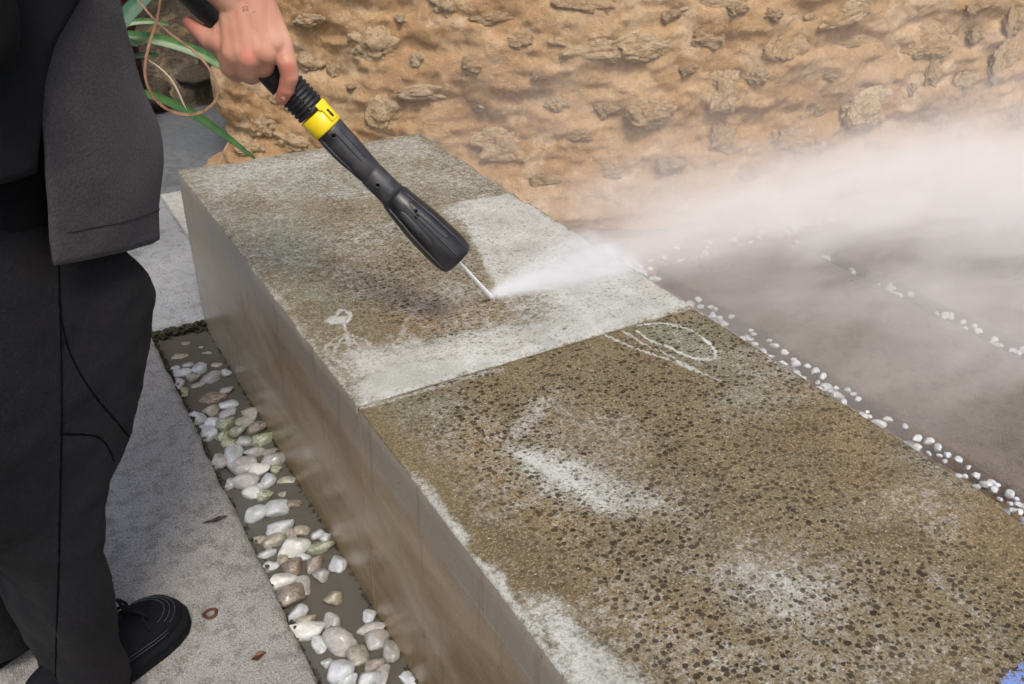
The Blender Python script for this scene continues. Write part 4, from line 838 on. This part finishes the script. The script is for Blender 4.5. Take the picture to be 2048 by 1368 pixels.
# water jet and spray
IMP = atz(985, 596, BENCH_H+0.001); J0 = E_+.0
js = [ax(E_)-axt(E_)*0.004, IMP+np.array([0, 0, -0.002])]
jd = js[1]-js[0]; mb = MB(); mb.add(tube([js[0]+jd*t for t in np.linspace(0, 1, 14)], [0.0024+0.0030*t**1.6 for t in np.linspace(0, 1, 14)], 14))
tag(link('water_jet', mb.mesh('water_jet'), M['jet']), 'thin white water jet shooting from the nozzle to the bench', 'water jet')
axis = np.array([1.0, 0.10, 0.02]); axis /= np.linalg.norm(axis)
def m_spray(near):
    m = bpy.data.materials.new('water_spray_fan' if near else 'water_spray_mist'); m.use_nodes = True; g = G.__new__(G); g.m = m; g.t = m.node_tree; g.n = g.t.nodes; g.l = g.t.links; g._co = None
    g.n.remove(g.n['Principled BSDF']); vol = g.n.new('ShaderNodeVolumePrincipled'); g.l.new(vol.outputs[0], g.n['Material Output'].inputs['Volume'])
    vol.inputs['Color'].default_value = (0.97, 0.985, 1.0, 1) if near else (0.99, 0.97, 0.95, 1); vol.inputs['Anisotropy'].default_value = -0.2
    def vm(op, a, b=None):
        n = g.n.new('ShaderNodeVectorMath'); n.operation = op
        for i, q in enumerate((a, b)):
            if q is None: continue
            if isinstance(q, bpy.types.NodeSocket): g.l.new(q, n.inputs[i])
            elif op == 'SCALE' and i == 1: n.inputs['Scale'].default_value = q
            else: n.inputs[i].default_value = q
        return n
    d = vm('SUBTRACT', g.co, tuple(IMP)).outputs[0]
    s = vm('DOT_PRODUCT', d, tuple(axis)).outputs['Value']
    x, y, z = g.sep(); dx, dy, dz = g.sep(d)
    wisp = g.noise(2.6, 4, 0.6, 0.6, vec=g.scale(g.co, (0.55, 1.3, 2.0))); fine = g.noise(7, 4, 0.65, 0.8, vec=g.scale(g.co, (0.45, 1.2, 1.8)))
    # fan: flat sheet leaving the point of impact, falling as it flies
    zc = g.math('SUBTRACT', dz, g.math('SUBTRACT', g.math('MULTIPLY', s, axis[2]), g.math('MULTIPLY', g.math('MULTIPLY', s, s), 0.055))); yc = g.math('SUBTRACT', dy, g.math('MULTIPLY', s, axis[1]))
    wy = g.math('ADD', 0.010, g.math('MULTIPLY', s, 0.19 if near else 0.15)); wz = g.math('ADD', 0.008, g.math('MULTIPLY', s, 0.055 if near else 0.042))
    ey = g.math('DIVIDE', yc, wy); ez = g.math('DIVIDE', zc, wz)
    fan = g.math('EXPONENT', g.math('MULTIPLY', g.math('ADD', g.math('MULTIPLY', ey, ey), g.math('MULTIPLY', ez, ez)), -1.0))
    fan = g.math('MULTIPLY', fan, g.math('DIVIDE', 7.0 if near else 3.2, g.math('ADD', 0.022 if near else 0.030, g.math('MULTIPLY', g.math('MAXIMUM', s, 0.0), 0.34))))
    fan = g.math('MULTIPLY', fan, g.mr(s, -0.01, 0.015)); fan = g.math('MULTIPLY', fan, g.mr(s, 4.2, 2.6)); fan = g.math('MULTIPLY', fan, g.mr(fine, 0.40, 0.60, 0.45, 1.5))
    if near:
        g.l.new(fan, vol.inputs['Density']); return m
    # drifting mist over the terrace
    hz = g.math('EXPONENT', g.math('MULTIPLY', g.math('MAXIMUM', z, 0.0), -1.0/0.24))
    amb = g.math('MULTIPLY', hz, g.mr(x, 1.0, 1.9, 0.55, 1.0)); amb = g.math('MULTIPLY', amb, g.mr(wisp, 0.42, 0.58, 0.12, 1.6))
    amb = g.math('MULTIPLY', amb, g.mr(y, 0.5, 1.25)); amb = g.math('MULTIPLY', amb, 1.15)
    bank = g.math('EXPONENT', g.math('MULTIPLY', g.math('ADD', g.math('POWER', g.math('DIVIDE', g.math('SUBTRACT', z, 0.13), 0.11), 2.0), g.math('POWER', g.math('DIVIDE', g.math('SUBTRACT', y, 1.85), 0.34), 2.0)), -1.0))
    bank = g.math('MULTIPLY', g.math('MULTIPLY', bank, g.mr(x, 1.5, 2.9)), g.mr(fine, 0.42, 0.60, 0.05, 2.0)); bank = g.math('MULTIPLY', bank, 0.5)
    low = g.math('EXPONENT', g.math('MULTIPLY', g.math('MAXIMUM', z, 0.0), -1.0/0.07)); low = g.math('MULTIPLY', g.math('MULTIPLY', low, g.mr(wisp, 0.43, 0.58, 0.1, 1.7)), g.math('MULTIPLY', g.mr(y, 0.65, 1.35), g.mr(x, 1.6, 2.3)))
    amb = g.math('ADD', amb, g.math('MULTIPLY', low, 3.2))
    dens = g.math('ADD', g.math('ADD', fan, amb), bank)
    ax_ = g.math('MINIMUM', g.mr(z, 1.0, 0.75), g.mr(x, 4.9, 4.5)); dens = g.math('MULTIPLY', dens, ax_)
    g.l.new(dens, vol.inputs['Density']); return m
def hull(V, name, near):
    me = mesh_from(name, V, [(0, 1, 3, 2), (4, 6, 7, 5), (0, 4, 5, 1), (0, 2, 6, 4), (1, 5, 7, 3), (2, 3, 7, 6)], False); bm = bmesh.new(); bm.from_mesh(me); bmesh.ops.recalc_face_normals(bm, faces=bm.faces); bm.to_mesh(me); bm.free()
    return link(name, me, m_spray(near))
z0 = BENCH_H+0.004
o = hull([(IMP[0]-0.02, IMP[1]-0.03, z0), (IMP[0]-0.02, IMP[1]+0.03, z0), (BX1+0.008, IMP[1]-0.16, z0), (BX1+0.008, IMP[1]+0.24, z0),
          (IMP[0]-0.02, IMP[1]-0.03, z0+0.03), (IMP[0]-0.02, IMP[1]+0.03, z0+0.03), (BX1+0.008, IMP[1]-0.16, z0+0.085), (BX1+0.008, IMP[1]+0.24, z0+0.085)], 'water_spray', True)
tag(o, 'bluish white fan of spray skimming over the bench from the jet', 'spray', kind='stuff')
x0, x1, y0, y1 = BX1+0.010, 4.95, 0.45, 2.75
o = hull([(x0, y0, 0.012), (x0, y1, 0.012), (x1, y0, 0.012), (x1, y1, 0.012), (x0, y0, 1.0), (x0, y1, 1.0), (x1, y0, 1.0), (x1, y1, 1.0)], 'water_mist', False)
tag(o, 'white water mist drifting over the terrace in front of the wall', 'mist', kind='stuff')

# flying droplets in the spray
bm = bmesh.new(); bmesh.ops.create_icosphere(bm, subdivisions=1, radius=1.0); dv = np.array([p.co[:] for p in bm.verts]); df = [[q.index for q in p.verts] for p in bm.faces]; bm.free()
mb = MB(); rd = random.Random(31)
for k in range(150):
    t = rd.uniform(0.02, 1.0)**1.3*2.9; p = IMP+axis*t+np.array([0, 0, -0.055*t*t])+np.array([0, rd.gauss(0, .07*t+.004), abs(rd.gauss(0, .035*t+.004))+.004])
    if p[2] < (BENCH_H+.004 if p[0] < BX1 else 0.02): continue
    mb.add((dv*rd.uniform(.0006, .0016)*(0.5+0.35*min(t, 1.6))*np.array([1.7, 1, 1])+p, df))
tag(link('water_droplets', mb.mesh('water_droplets'), M['jet']), 'tiny white droplets flying from the jet over the terrace', 'droplets', kind='stuff')

# ================================================================== PERSON
FD = np.array([0.86, 0.50, 0]); FD /= np.linalg.norm(FD); LD = np.array([-FD[1], FD[0], 0]); UP = np.array([0, 0, 1.0])
toe = atz(354, 1224, 0.0); foot_c = atz(372, 1222, 0.0)-FD*0.125
hipR = foot_c-FD*0.055-LD*0.0; PC = hipR+LD*0.10; PC[2] = 0
person = empty('person', (PC[0], PC[1], 0)); tag(person, 'person in charcoal tunic, black trousers and black shoes, gripping the lance', 'person')
def ppart(nm, me, mat, parent=None):
    o = link(nm, me, mat, parent or person)
    if parent is None: o.location = -person.location
    return o
# ---- clothes: superellipse rings fitted so that their outline meets the photographed edge
def ell(c, a, b, n=72, pw=2.3, a0=0, a1=2*math.pi, closed=True):
    q = np.linspace(a0, a1, n, endpoint=not closed) if not closed else np.linspace(0, 2*math.pi, n, endpoint=False)
    cs, sn = np.cos(q), np.sin(q); r = (np.abs(cs)**pw+np.abs(sn)**pw)**(-1/pw)
    return np.asarray(c)[None]+np.outer(r*cs*a, FD)+np.outer(r*sn*b, LD)
def fit_front(c, b, edge, a0=0.05, a1=0.35):
    """front radius such that the ring's rightmost point falls on the outline edge(y)->x"""
    for _ in range(40):
        a = 0.5*(a0+a1); R = ell(c, a, b); pr = np.array([proj(p) for p in R]); i = int(np.argmax(pr[:, 0]-np.interp(pr[:, 1], edge[0], edge[1])))
        if pr[i, 0] > np.interp(pr[i, 1], edge[0], edge[1]): a1 = a
        else: a0 = a
    return 0.5*(a0+a1)
leg_edge = (np.array([380, 500, 600, 700, 800, 865, 893, 930, 965, 1050, 1150, 1250, 1368, 1450]), np.array([318, 308, 302, 297, 285, 272, 266, 238, 218, 210, 204, 200, 196, 192]))
tun_edge = (np.array([-400, -200, 0, 80, 180, 240, 290, 330, 400, 500]), np.array([150, 186, 226, 244, 268, 296, 317, 316, 306, 312]))
LEGZ = np.r_[np.linspace(0.045, 0.40, 34), np.linspace(0.41, 0.86, 30)]
def leg(c0, edge=None, ref=None):
    rings = []; rad = []
    for i, z in enumerate(LEGZ):
        u = (z-0.045)/0.815; b = 0.085+0.030*u-0.045*max(0, (z-0.60)/0.26); c = np.array([c0[0], c0[1], z])-FD*0.02*(1-u)
        a = fit_front(c, b, edge) if edge is not None else ref[i]; a = a*(1-0.40*sstep(0.62, 0.76, z)) if edge is not None else a; rad.append(a)
        rings.append(ell(c, a, b, 72))
    return rings, rad
rgR, radR = leg(hipR+FD*0.0, leg_edge)
rgL, _ = leg(hipR+LD*0.20-FD*0.03, None, [min(r, 0.13) for r in radR])
def folds(me, amp, seed, zf=None):
    v = mesh_np(me); n = mesh_nrm(me); f = fbm(v*np.array([7, 7, 3.0]), 3, seed)*amp+fbm(v*np.array([16, 16, 22.0]), 3, seed+2)*amp*0.45
    if zf is not None: f = f*zf(v)
    set_np(me, v+n*f[:, None])
mb = MB(); mb.add(loft(rgR)); mb.add(loft(rgL))
pel = []
for z in np.linspace(0.72, 0.98, 8): pel.append(ell(np.array([PC[0], PC[1], z])-FD*0.015, 0.112, 0.165))
mb.add(loft(pel))
tr = remeshed(mb, 0.007, 4, 'trousers'); folds(tr, 0.016, 201)
trousers = ppart('trousers', tr, M['trouser'])
# ---- torso clothing
def torso_c(z): return np.array([PC[0], PC[1], z])+FD*(0.02+0.10*max(0, z-0.95))
tz = np.linspace(0.60, 1.34, 56); radT = []; rT = []
for z in tz:
    c = torso_c(z); b = 0.205 if z < 1.1 else 0.205-0.03*(z-1.1)
    radT.append(fit_front(c, b, tun_edge, 0.05, 0.45))
radT = np.convolve(np.r_[[radT[0]]*2, radT, [radT[-1]]*2], np.ones(5)/5, 'valid'); radT = np.minimum(radT, 0.31)
mb = MB(); sr = []
for z in np.linspace(0.79, 1.36, 30):
    a = np.interp(z, tz, radT)-0.018; k = 1 if z < 1.25 else 1-(z-1.25)*2.0
    sr.append(ell(torso_c(z), max(a, .08)*k, 0.170*k))
mb.add(loft(sr)); shl = torso_c(1.27)+LD*0.17; shr = torso_c(1.27)-LD*0.17
WR = at(490, -70, 1.44); elL = 0.5*(shl+WR)+np.array([0, 0, -0.05])+LD*0.06
GH = ax(0)-t0_*.15+dn*.06
elR = shr+np.array([0.0, 0, -0.24])-LD*0.06-FD*0.05
mb.add(capsule(shl, elL, 0.062, 0.052)); mb.add(capsule(elL, elL+(WR-elL)*0.35, 0.050, 0.044)); mb.add(capsule(shr, elR, 0.062, 0.052)); mb.add(capsule(elR, elR+(GH-elR)*0.5, 0.050, 0.042))
sh = remeshed(mb, 0.008, 5, 'shirt'); folds(sh, 0.006, 211); ppart('shirt', sh, M['shirt'])
def panel(nm, zlo_fn, z_hi, qa_fn, qb_fn, extra, mat, nu=90, nv=80, thick=0.003, seed=220, famp=0.011):
    V = []
    for j in range(nv):
        v = j/(nv-1); row = []
        for i in range(nu):
            u = i/(nu-1); zt = zlo_fn(u)+(z_hi-zlo_fn(u))*v; qa, qb = qa_fn(zt), qb_fn(zt); q = qa+(qb-qa)*u
            a = np.interp(zt, tz, radT)+extra; b = 0.205+extra; pw = 2.3; cs, sn = math.cos(q), math.sin(q); r = (abs(cs)**pw+abs(sn)**pw)**(-1/pw)
            row.append(torso_c(zt)+FD*r*cs*a+LD*r*sn*b)
        V += row
    V = np.array(V); out = V-np.repeat(np.array([torso_c(V[k, 2]) for k in range(len(V))])[:, :], 1, 0); out[:, 2] = 0; out /= np.linalg.norm(out, axis=1)[:, None]+1e-9
    V = V+out*(famp*fbm(V*np.array([9, 9, 2.2]), 3, seed)+0.4*famp*fbm(V*np.array([20, 20, 14]), 2, seed+1))[:, None]
    me = mesh_from(nm, V, grid_faces(nu, nv)); o = ppart(nm, me, mat); m = o.modifiers.new('cloth', 'SOLIDIFY'); m.thickness = thick; m.offset = -1
    return o, V.reshape(nv, nu, 3), out.reshape(nv, nu, 3)
# front panel of the open tunic: q=0 is the chest, negative q turns to the wearer's right (towards the viewer)
def z_at(px, py, q):
    """height at which the panel surface at angle q lies on the pixel row py"""
    lo, hi = 0.3, 1.5
    for _ in range(30):
        z = 0.5*(lo+hi); a = np.interp(z, tz, radT); cs, sn = math.cos(q), math.sin(q); r = (abs(cs)**2.3+abs(sn)**2.3)**(-1/2.3); p = torso_c(z)+FD*r*cs*a+LD*r*sn*0.205
        if proj(p)[1] > py: lo = z
        else: hi = z
    return z
def q_at(px, z):
    """angle at which the panel surface at height z lies on pixel column px"""
    best = None
    for q in np.linspace(-2.6, 0.2, 240):
        a = np.interp(z, tz, radT); cs, sn = math.cos(q), math.sin(q); r = (abs(cs)**2.3+abs(sn)**2.3)**(-1/2.3); p = torso_c(z)+FD*r*cs*a+LD*r*sn*0.205; x = proj(p)[0]
        if best is None or abs(x-px) < best[0]: best = (abs(x-px), q)
    return best[1]
zq = np.linspace(0.6, 1.34, 24); fr_edge = (np.array([-400, 0, 90, 180, 330, 450, 548, 700]), np.array([0, 52, 66, 76, 82, 90, 97, 100]))
qL = []
for z in zq:
    q = -1.2
    for _ in range(4):
        a = np.interp(z, tz, radT); cs, sn = math.cos(q), math.sin(q); r = (abs(cs)**2.3+abs(sn)**2.3)**(-1/2.3); p = torso_c(z)+FD*r*cs*a+LD*r*sn*0.205
        q = q_at(np.interp(proj(p)[1], *fr_edge), z)
    qL.append(q)
z_l = z_at(97, 548, q_at(97, 0.66)); z_r = z_at(312, 497, -0.45)
hem = lambda u: z_l+(z_r-z_l)*min(1, u/0.45) if u < 0.45 else z_r
tun, TV, TO = panel('tunic', hem, 1.33, lambda z: np.interp(z, zq, qL), lambda z: 1.45, 0.008, M['tunic'])
mb = MB(); nr = 5
mb.add(tube([TV[nr, i]+TO[nr, i]*0.0006 for i in range(2, 70)], 0.0007, 6)); o = ppart('hem_stitching', mb.mesh('hem_stitching'), M['hemthread'])
# dark back panel hanging behind the open front
zb_l = z_at(35, 358, q_at(35, 0.8))
QB = [q_at(36, 0.78), q_at(42, 0.82), q_at(74, 1.0), q_at(60, 1.3)]
bkp, _, _ = panel('tunic_back', lambda u: zb_l+0.02*u*0, 1.33, lambda z: -3.6, lambda z: np.interp(z, [0.7, 0.82, 1.0, 1.3], QB), 0.020, M['navy'], 60, 50, seed=240)
# ---- body: one continuous skin surface
mb = MB()
mb.add(capsule(torso_c(0.95), torso_c(1.15), .085, .10)); mb.add(capsule(torso_c(1.20)+LD*.10, torso_c(1.20)-LD*.10, .075, .075)); mb.add(capsule(torso_c(1.1), torso_c(1.3), .10, .07))
neck = torso_c(1.30); headc = torso_c(1.47)+FD*0.05+UP*0.0
mb.add(capsule(neck, headc-UP*.05, .048, .046)); mb.add(ellipsoid(headc, np.array([FD, LD, UP]), (.092, .074, .112))); mb.add(ellipsoid(headc+FD*.035-UP*.06, np.array([FD, LD, UP]), (.055, .052, .055)))
mb.add(capsule(headc+FD*.088+UP*.005, headc+FD*.105-UP*.022, .010, .014, 10))
for s in (-1, 1): mb.add(ellipsoid(headc+LD*s*.076-UP*.01, np.array([FD, LD, UP]), (.018, .010, .030), 12))
for sd_ in (0.0, 0.20):
    h0 = hipR+LD*sd_; mb.add(capsule(np.array([h0[0], h0[1], 0.80]), np.array([h0[0], h0[1], .45])+FD*.015, .062, .050)); mb.add(capsule(np.array([h0[0], h0[1], .45])+FD*.015, np.array([h0[0], h0[1], .07])-FD*.02, .050, .035))
mb.add(capsule(torso_c(.86)+LD*.06-FD*.02, torso_c(.86)-LD*.06-FD*.02, .075, .075))
mb.add(capsule(shl, elL, .042, .038)); mb.add(capsule(shr, elR, .042, .038)); mb.add(capsule(elR, GH+UP*.03, .037, .028))
body_lo = remeshed(mb, 0.010, 4, 'lo')
# hand and forearm, finer
hb = MB(); m_px = 1.45/F_PX
H = lambda x, y, d: at(x, y, d)
def cap(p, q, ra, rb): hb.add(capsule(H(*p), H(*q), ra*m_px, rb*m_px, 20))
hb.add(capsule(elL, WR, .037, .034, 24))
for dx in (-16, 0, 16): hb.add(capsule(elL+(WR-elL)*0.75, H(492+dx, 8, 1.442), .030, 34*m_px, 24))
kn = [(468, 106, 1.432, 24), (497, 114, 1.424, 25), (532, 106, 1.424, 24), (563, 86, 1.432, 21)]
wr = [(470, 8, 1.446, 30), (486, 4, 1.440, 33), (505, 4, 1.438, 33), (520, 8, 1.442, 29)]
for (a, b) in zip(wr, kn): cap(a[:3], b[:3], a[3], b[3]-1)
for k in range(3):
    a, b = kn[k], kn[k+1]; cap(((a[0]+b[0])/2, (a[1]+b[1])/2-10, (a[2]+b[2])/2-.0005), ((wr[k][0]+wr[k+1][0])/2, 10, 1.442), 24, 32)
for p_, q_, r1, r2 in (((482, 95, 1.436), (490, 30, 1.438), 27, 33), ((512, 98, 1.430), (506, 30, 1.436), 27, 33), ((545, 88, 1.434), (520, 30, 1.440), 24, 30), ((470, 60, 1.448), (535, 70, 1.440), 30, 28)): cap(p_, q_, r1, r2)
# index, middle and ring fold under the lance
for (k, p1, p2, p3, r) in ((0, (462, 132, 1.448), (474, 146, 1.486), (505, 128, 1.515), 20), (1, (493, 137, 1.438), (502, 150, 1.482), (535, 135, 1.515), 21), (2, (527, 131, 1.440), (532, 146, 1.480), (560, 140, 1.512), 19)):
    cap(kn[k][:3], p1, r+3, r+1); cap(p1, p2, r+1, r-2); cap(p2, p3, r-2, r-5)
# little finger laid over the barrel
cap(kn[3][:3], (574, 126, 1.424), 20, 17.5); cap((574, 126, 1.424), (579, 152, 1.430), 18.5, 16.5); cap((579, 152, 1.430), (573, 176, 1.440), 17, 15); cap((573, 178, 1.440), (563, 198, 1.454), 15.5, 12.5)
# thumb along the grip
cap((470, 40, 1.452), (446, 84, 1.452), 27, 27); cap((446, 84, 1.452), (422, 80, 1.462), 27, 21); cap((422, 80, 1.462), (398, 62, 1.474), 20, 15.5); cap((398, 62, 1.474), (376, 44, 1.482), 15.5, 11)
cap((446, 90, 1.455), (462, 122, 1.450), 24, 20)
# knuckle tendons
for k in range(0): cap((kn[k][0], kn[k][1]-2, kn[k][2]-.008), ((kn[k][0]*0.6+wr[k][0]*0.4), 66, kn[k][2]+.002), 9, 7)
hand = remeshed(hb, 0.0017, 14, 'hand')
# right hand on the trigger grip (out of the picture)
fb_ = MB(); fb_.add(capsule(GH+UP*.03, GH+UP*.0, .030, .030))
for k in range(4): c = GH+dn*(k*.019-.03)-t0_*0.01; fb_.add(capsule(c+u0_*.028, c+t0_*.035+u0_*.012, .010, .009, 10)); fb_.add(capsule(c+t0_*.035+u0_*.012, c+t0_*.03-u0_*.022, .009, .008, 10))
fb_.add(capsule(GH-dn*.03-u0_*.025, GH-dn*.045-u0_*.030+t0_*.045, .011, .009, 10))
fist = remeshed(fb_, 0.004, 3, 'fist')
V = []; Fc = []; fl = []
tips = [H(376, 44, 1.482), H(446, 100, 1.46), H(470, 146, 1.48), H(502, 150, 1.48), H(532, 146, 1.48), H(570, 185, 1.445), H(498, 112, 1.41), H(577, 140, 1.41)]
for me in (body_lo, hand, fist):
    off_ = len(V); co = mesh_np(me); V += list(co)
    Fc += [tuple(off_+i for i in p.vertices) for p in me.polygons]
    f = np.zeros(len(co))
    if me is hand:
        for t_, r_ in zip(tips, (.045, .03, .025, .025, .022, .028, .012, .012)): f = np.maximum(f, np.exp(-(np.linalg.norm(co-t_, axis=1)/r_)**2))
    fl.append(f)
bm_ = mesh_from('body', V, Fc); fattr(bm_, 'flush', np.concatenate(fl))
body = ppart('body', bm_, M['skin'])
# eyes, mouth, hair (above the picture)
for s in (-1, 1): ppart('eye', mesh_from('eye', *ellipsoid(headc+FD*.080+LD*s*.031+UP*.006, np.array([FD, LD, UP]), (.012, .013, .010), 14)), M['white'])
ppart('mouth', mesh_from('mouth', *ellipsoid(headc+FD*.087-UP*.068, np.array([FD, LD, UP]), (.006, .022, .006), 14)), M['nail'])
hm = MB(); hm.add(ellipsoid(headc-FD*.014+UP*.022, np.array([FD, LD, UP]), (.092, .082, .105))); ppart('hair', remeshed(hm, .008, 2, 'hair'), M['hair'])
# little fingernail and the small inked marks near the wrist
bvh_hand = BVHTree.FromPolygons([v.co for v in hand.vertices], [tuple(p.vertices) for p in hand.polygons])
def on(bvh, px, py):
    h = bvh.ray_cast(Vector(CAM), Vector(ray(px, py))); return (None, None) if h[0] is None else (np.array(h[0]), np.array(h[1]))
p, n = on(bvh_hand, 566, 198)
if p is not None:
    t, a, b = frame(n); ppart('fingernail', mesh_from('fingernail', *ellipsoid(p, np.array([a, b, t]), (.0036, .0045, .0008), 14)), M['nail'])
def on_tube(bvh, pts, r, lift=0.0, n=24):
    out = []
    for x, y, _ in spline([(x, y, 0) for x, y in pts], n):
        p, nn = on(bvh, x, y)
        if p is not None: out.append(p+nn*lift)
    return tube(out, r, 6) if len(out) > 2 else None
mb = MB()
for pts in ([(484, 15), (490, 13.5), (496, 14)], [(484, 19), (490, 18), (497, 18)], [(484, 23), (491, 21.5), (498, 21)], [(487, 13), (487.5, 18), (486, 23)], [(494, 12), (494, 17), (495, 22)], [(504, 26), (508, 24), (512, 22)]):
    q = on_tube(bvh_hand, pts, 0.00045, -0.0001, 8)
    if q: mb.add(q)
if mb.v: ppart('tattoo', mb.mesh('tattoo'), M['ink'])
# ---- trouser seams
bvh_tr = BVHTree.FromPolygons([v.co for v in tr.vertices], [tuple(p.vertices) for p in tr.polygons])
for pts in ([(117, 470), (118, 560), (122, 700), (123, 850), (120, 1000), (117, 1150), (112, 1300), (110, 1420)], [(120, 600), (124, 645), (138, 700), (165, 755), (200, 805), (235, 845), (262, 878)], [(126, 868), (165, 869), (195, 874), (215, 893), (228, 922)]):
    q = on_tube(bvh_tr, pts, 0.0014, -0.0001, 50)
    if q: mb = MB(); mb.add(q); ppart('seam', mb.mesh('seam'), M['seam'])
# ---- shoes
def shoe(c0, label=None):
    """c0: toe tip on the ground"""
    prof = [(0.000, .001, .000, .030), (0.004, .024, .000, .036), (.012, .036, 0, .043), (.030, .048, 0, .052), (.055, .053, 0, .060), (.085, .053, 0, .070), (.12, .049, 0, .086), (.16, .044, 0, .100), (.20, .041, 0, .104), (.24, .038, 0, .104), (.262, .030, 0, .100), (.272, .012, 0, .09)]
    up = []; so = []
    for (l, w_, _, h) in prof:
        c = c0-FD*l; q = np.linspace(0, 2*math.pi, 28, endpoint=False); row = []
        for a in q:
            cs, sn = math.cos(a), math.sin(a); zz = 0.022+(h-0.022)*max(0, sn)**0.75 if sn > 0 else 0.022+0.004*sn
            row.append(c+LD*w_*(abs(cs)**0.8*np.sign(cs))*(1-0.30*max(0, sn)**2)+UP*zz)
        up.append(row)
    sole = [[c0+FD*(.004 if k else .006)*0+(-FD*(l-0.006))+LD*(w_*1.10+.003)*s_ for (l, w_, _, h) in prof for s_ in (1,)]+[c0-FD*(l-0.006)-LD*(w_*1.10+.003) for (l, w_, _, h) in prof[::-1]] for k in (0,)][0]
    rg = []
    for z, k in ((0.000, .985), (0.004, 1.0), (.012, 1.0), (.013, .985), (.016, .985), (.017, 1.0), (.026, .995), (.028, .965)):
        cen = np.mean(sole, 0); rg.append([cen+(np.array(p)-cen)*k+UP*z for p in sole])
    e = empty('shoe'); e.parent = person; e.location = (c0[0]-PC[0], c0[1]-PC[1], 0)
    base = -np.array([c0[0], c0[1], 0])
    ob = link('upper', mesh_from('upper', *loft(up)), M['shoe'], e); ob.location = base; mm = ob.modifiers.new('s', 'SUBSURF'); mm.levels = 1; mm.render_levels = 2
    ob2 = link('sole', mesh_from('sole', *loft(rg)), M['sole'], e); ob2.location = base
    mb = MB()
    for k, (off2, zz) in enumerate(((.010, .030), (.018, .037), (.027, .043))):           # toe-cap stitch rows
        pts = []
        for q in np.linspace(-1.25, 1.25, 30):
            l = off2+.052*(1-math.cos(q)); w_ = (.047-off2*.45)*math.sin(q)/math.sin(1.25); hh = np.interp(l, [p[0] for p in prof], [p[3] for p in prof]); ww = np.interp(l, [p[0] for p in prof], [p[1] for p in prof])
            r = min(1, abs(w_)/(ww+1e-6)); pts.append(c0-FD*l+LD*w_+UP*(0.022+(hh-.022)*max(0.02, 1-r**2)**0.45+.0012))
        mb.add(tube(pts, .0008, 5))
    for s_ in (-1, 1):
        for zz in (.034, .041):
            pts = [c0-FD*l+LD*s_*(np.interp(l, [p[0] for p in prof], [p[1] for p in prof])*0.985+.0008)+UP*(zz+.0+l*.05) for l in np.linspace(.06, .24, 20)]; mb.add(tube(pts, .0008, 5))
    q = link('stitching', mb.mesh('stitching'), M['stitch'], e); q.location = base
    mb = MB()
    for l in (.095, .118, .141):
        hh = np.interp(l, [p[0] for p in prof], [p[3] for p in prof]); mb.add(tube(spline([c0-FD*l+LD*.034+UP*(hh*.78), c0-FD*(l+.004)+LD*.012+UP*(hh+.003), c0-FD*(l+.010)-LD*.012+UP*(hh+.003), c0-FD*(l+.014)-LD*.034+UP*(hh*.78)], 12), .0032, 8, .6))
    hh = .082; kx = c0-FD*.090+UP*hh
    for s_ in (-1, 1):
        mb.add(tube(spline([kx, kx+LD*s_*.016+FD*.004+UP*.010, kx+LD*s_*.034+FD*.012+UP*.002, kx+LD*s_*.022+FD*.018-UP*.008, kx], 22), .0026, 7)); mb.add(tube(spline([kx, kx+LD*s_*.018+FD*.012-UP*.004, kx+LD*s_*.042+FD*.006-UP*.022], 12), .0026, 7))
    q = link('lace', mb.mesh('lace'), M['shoe'], e); q.location = base
shoe(toe); shoe(toe+LD*0.20-FD*0.03)
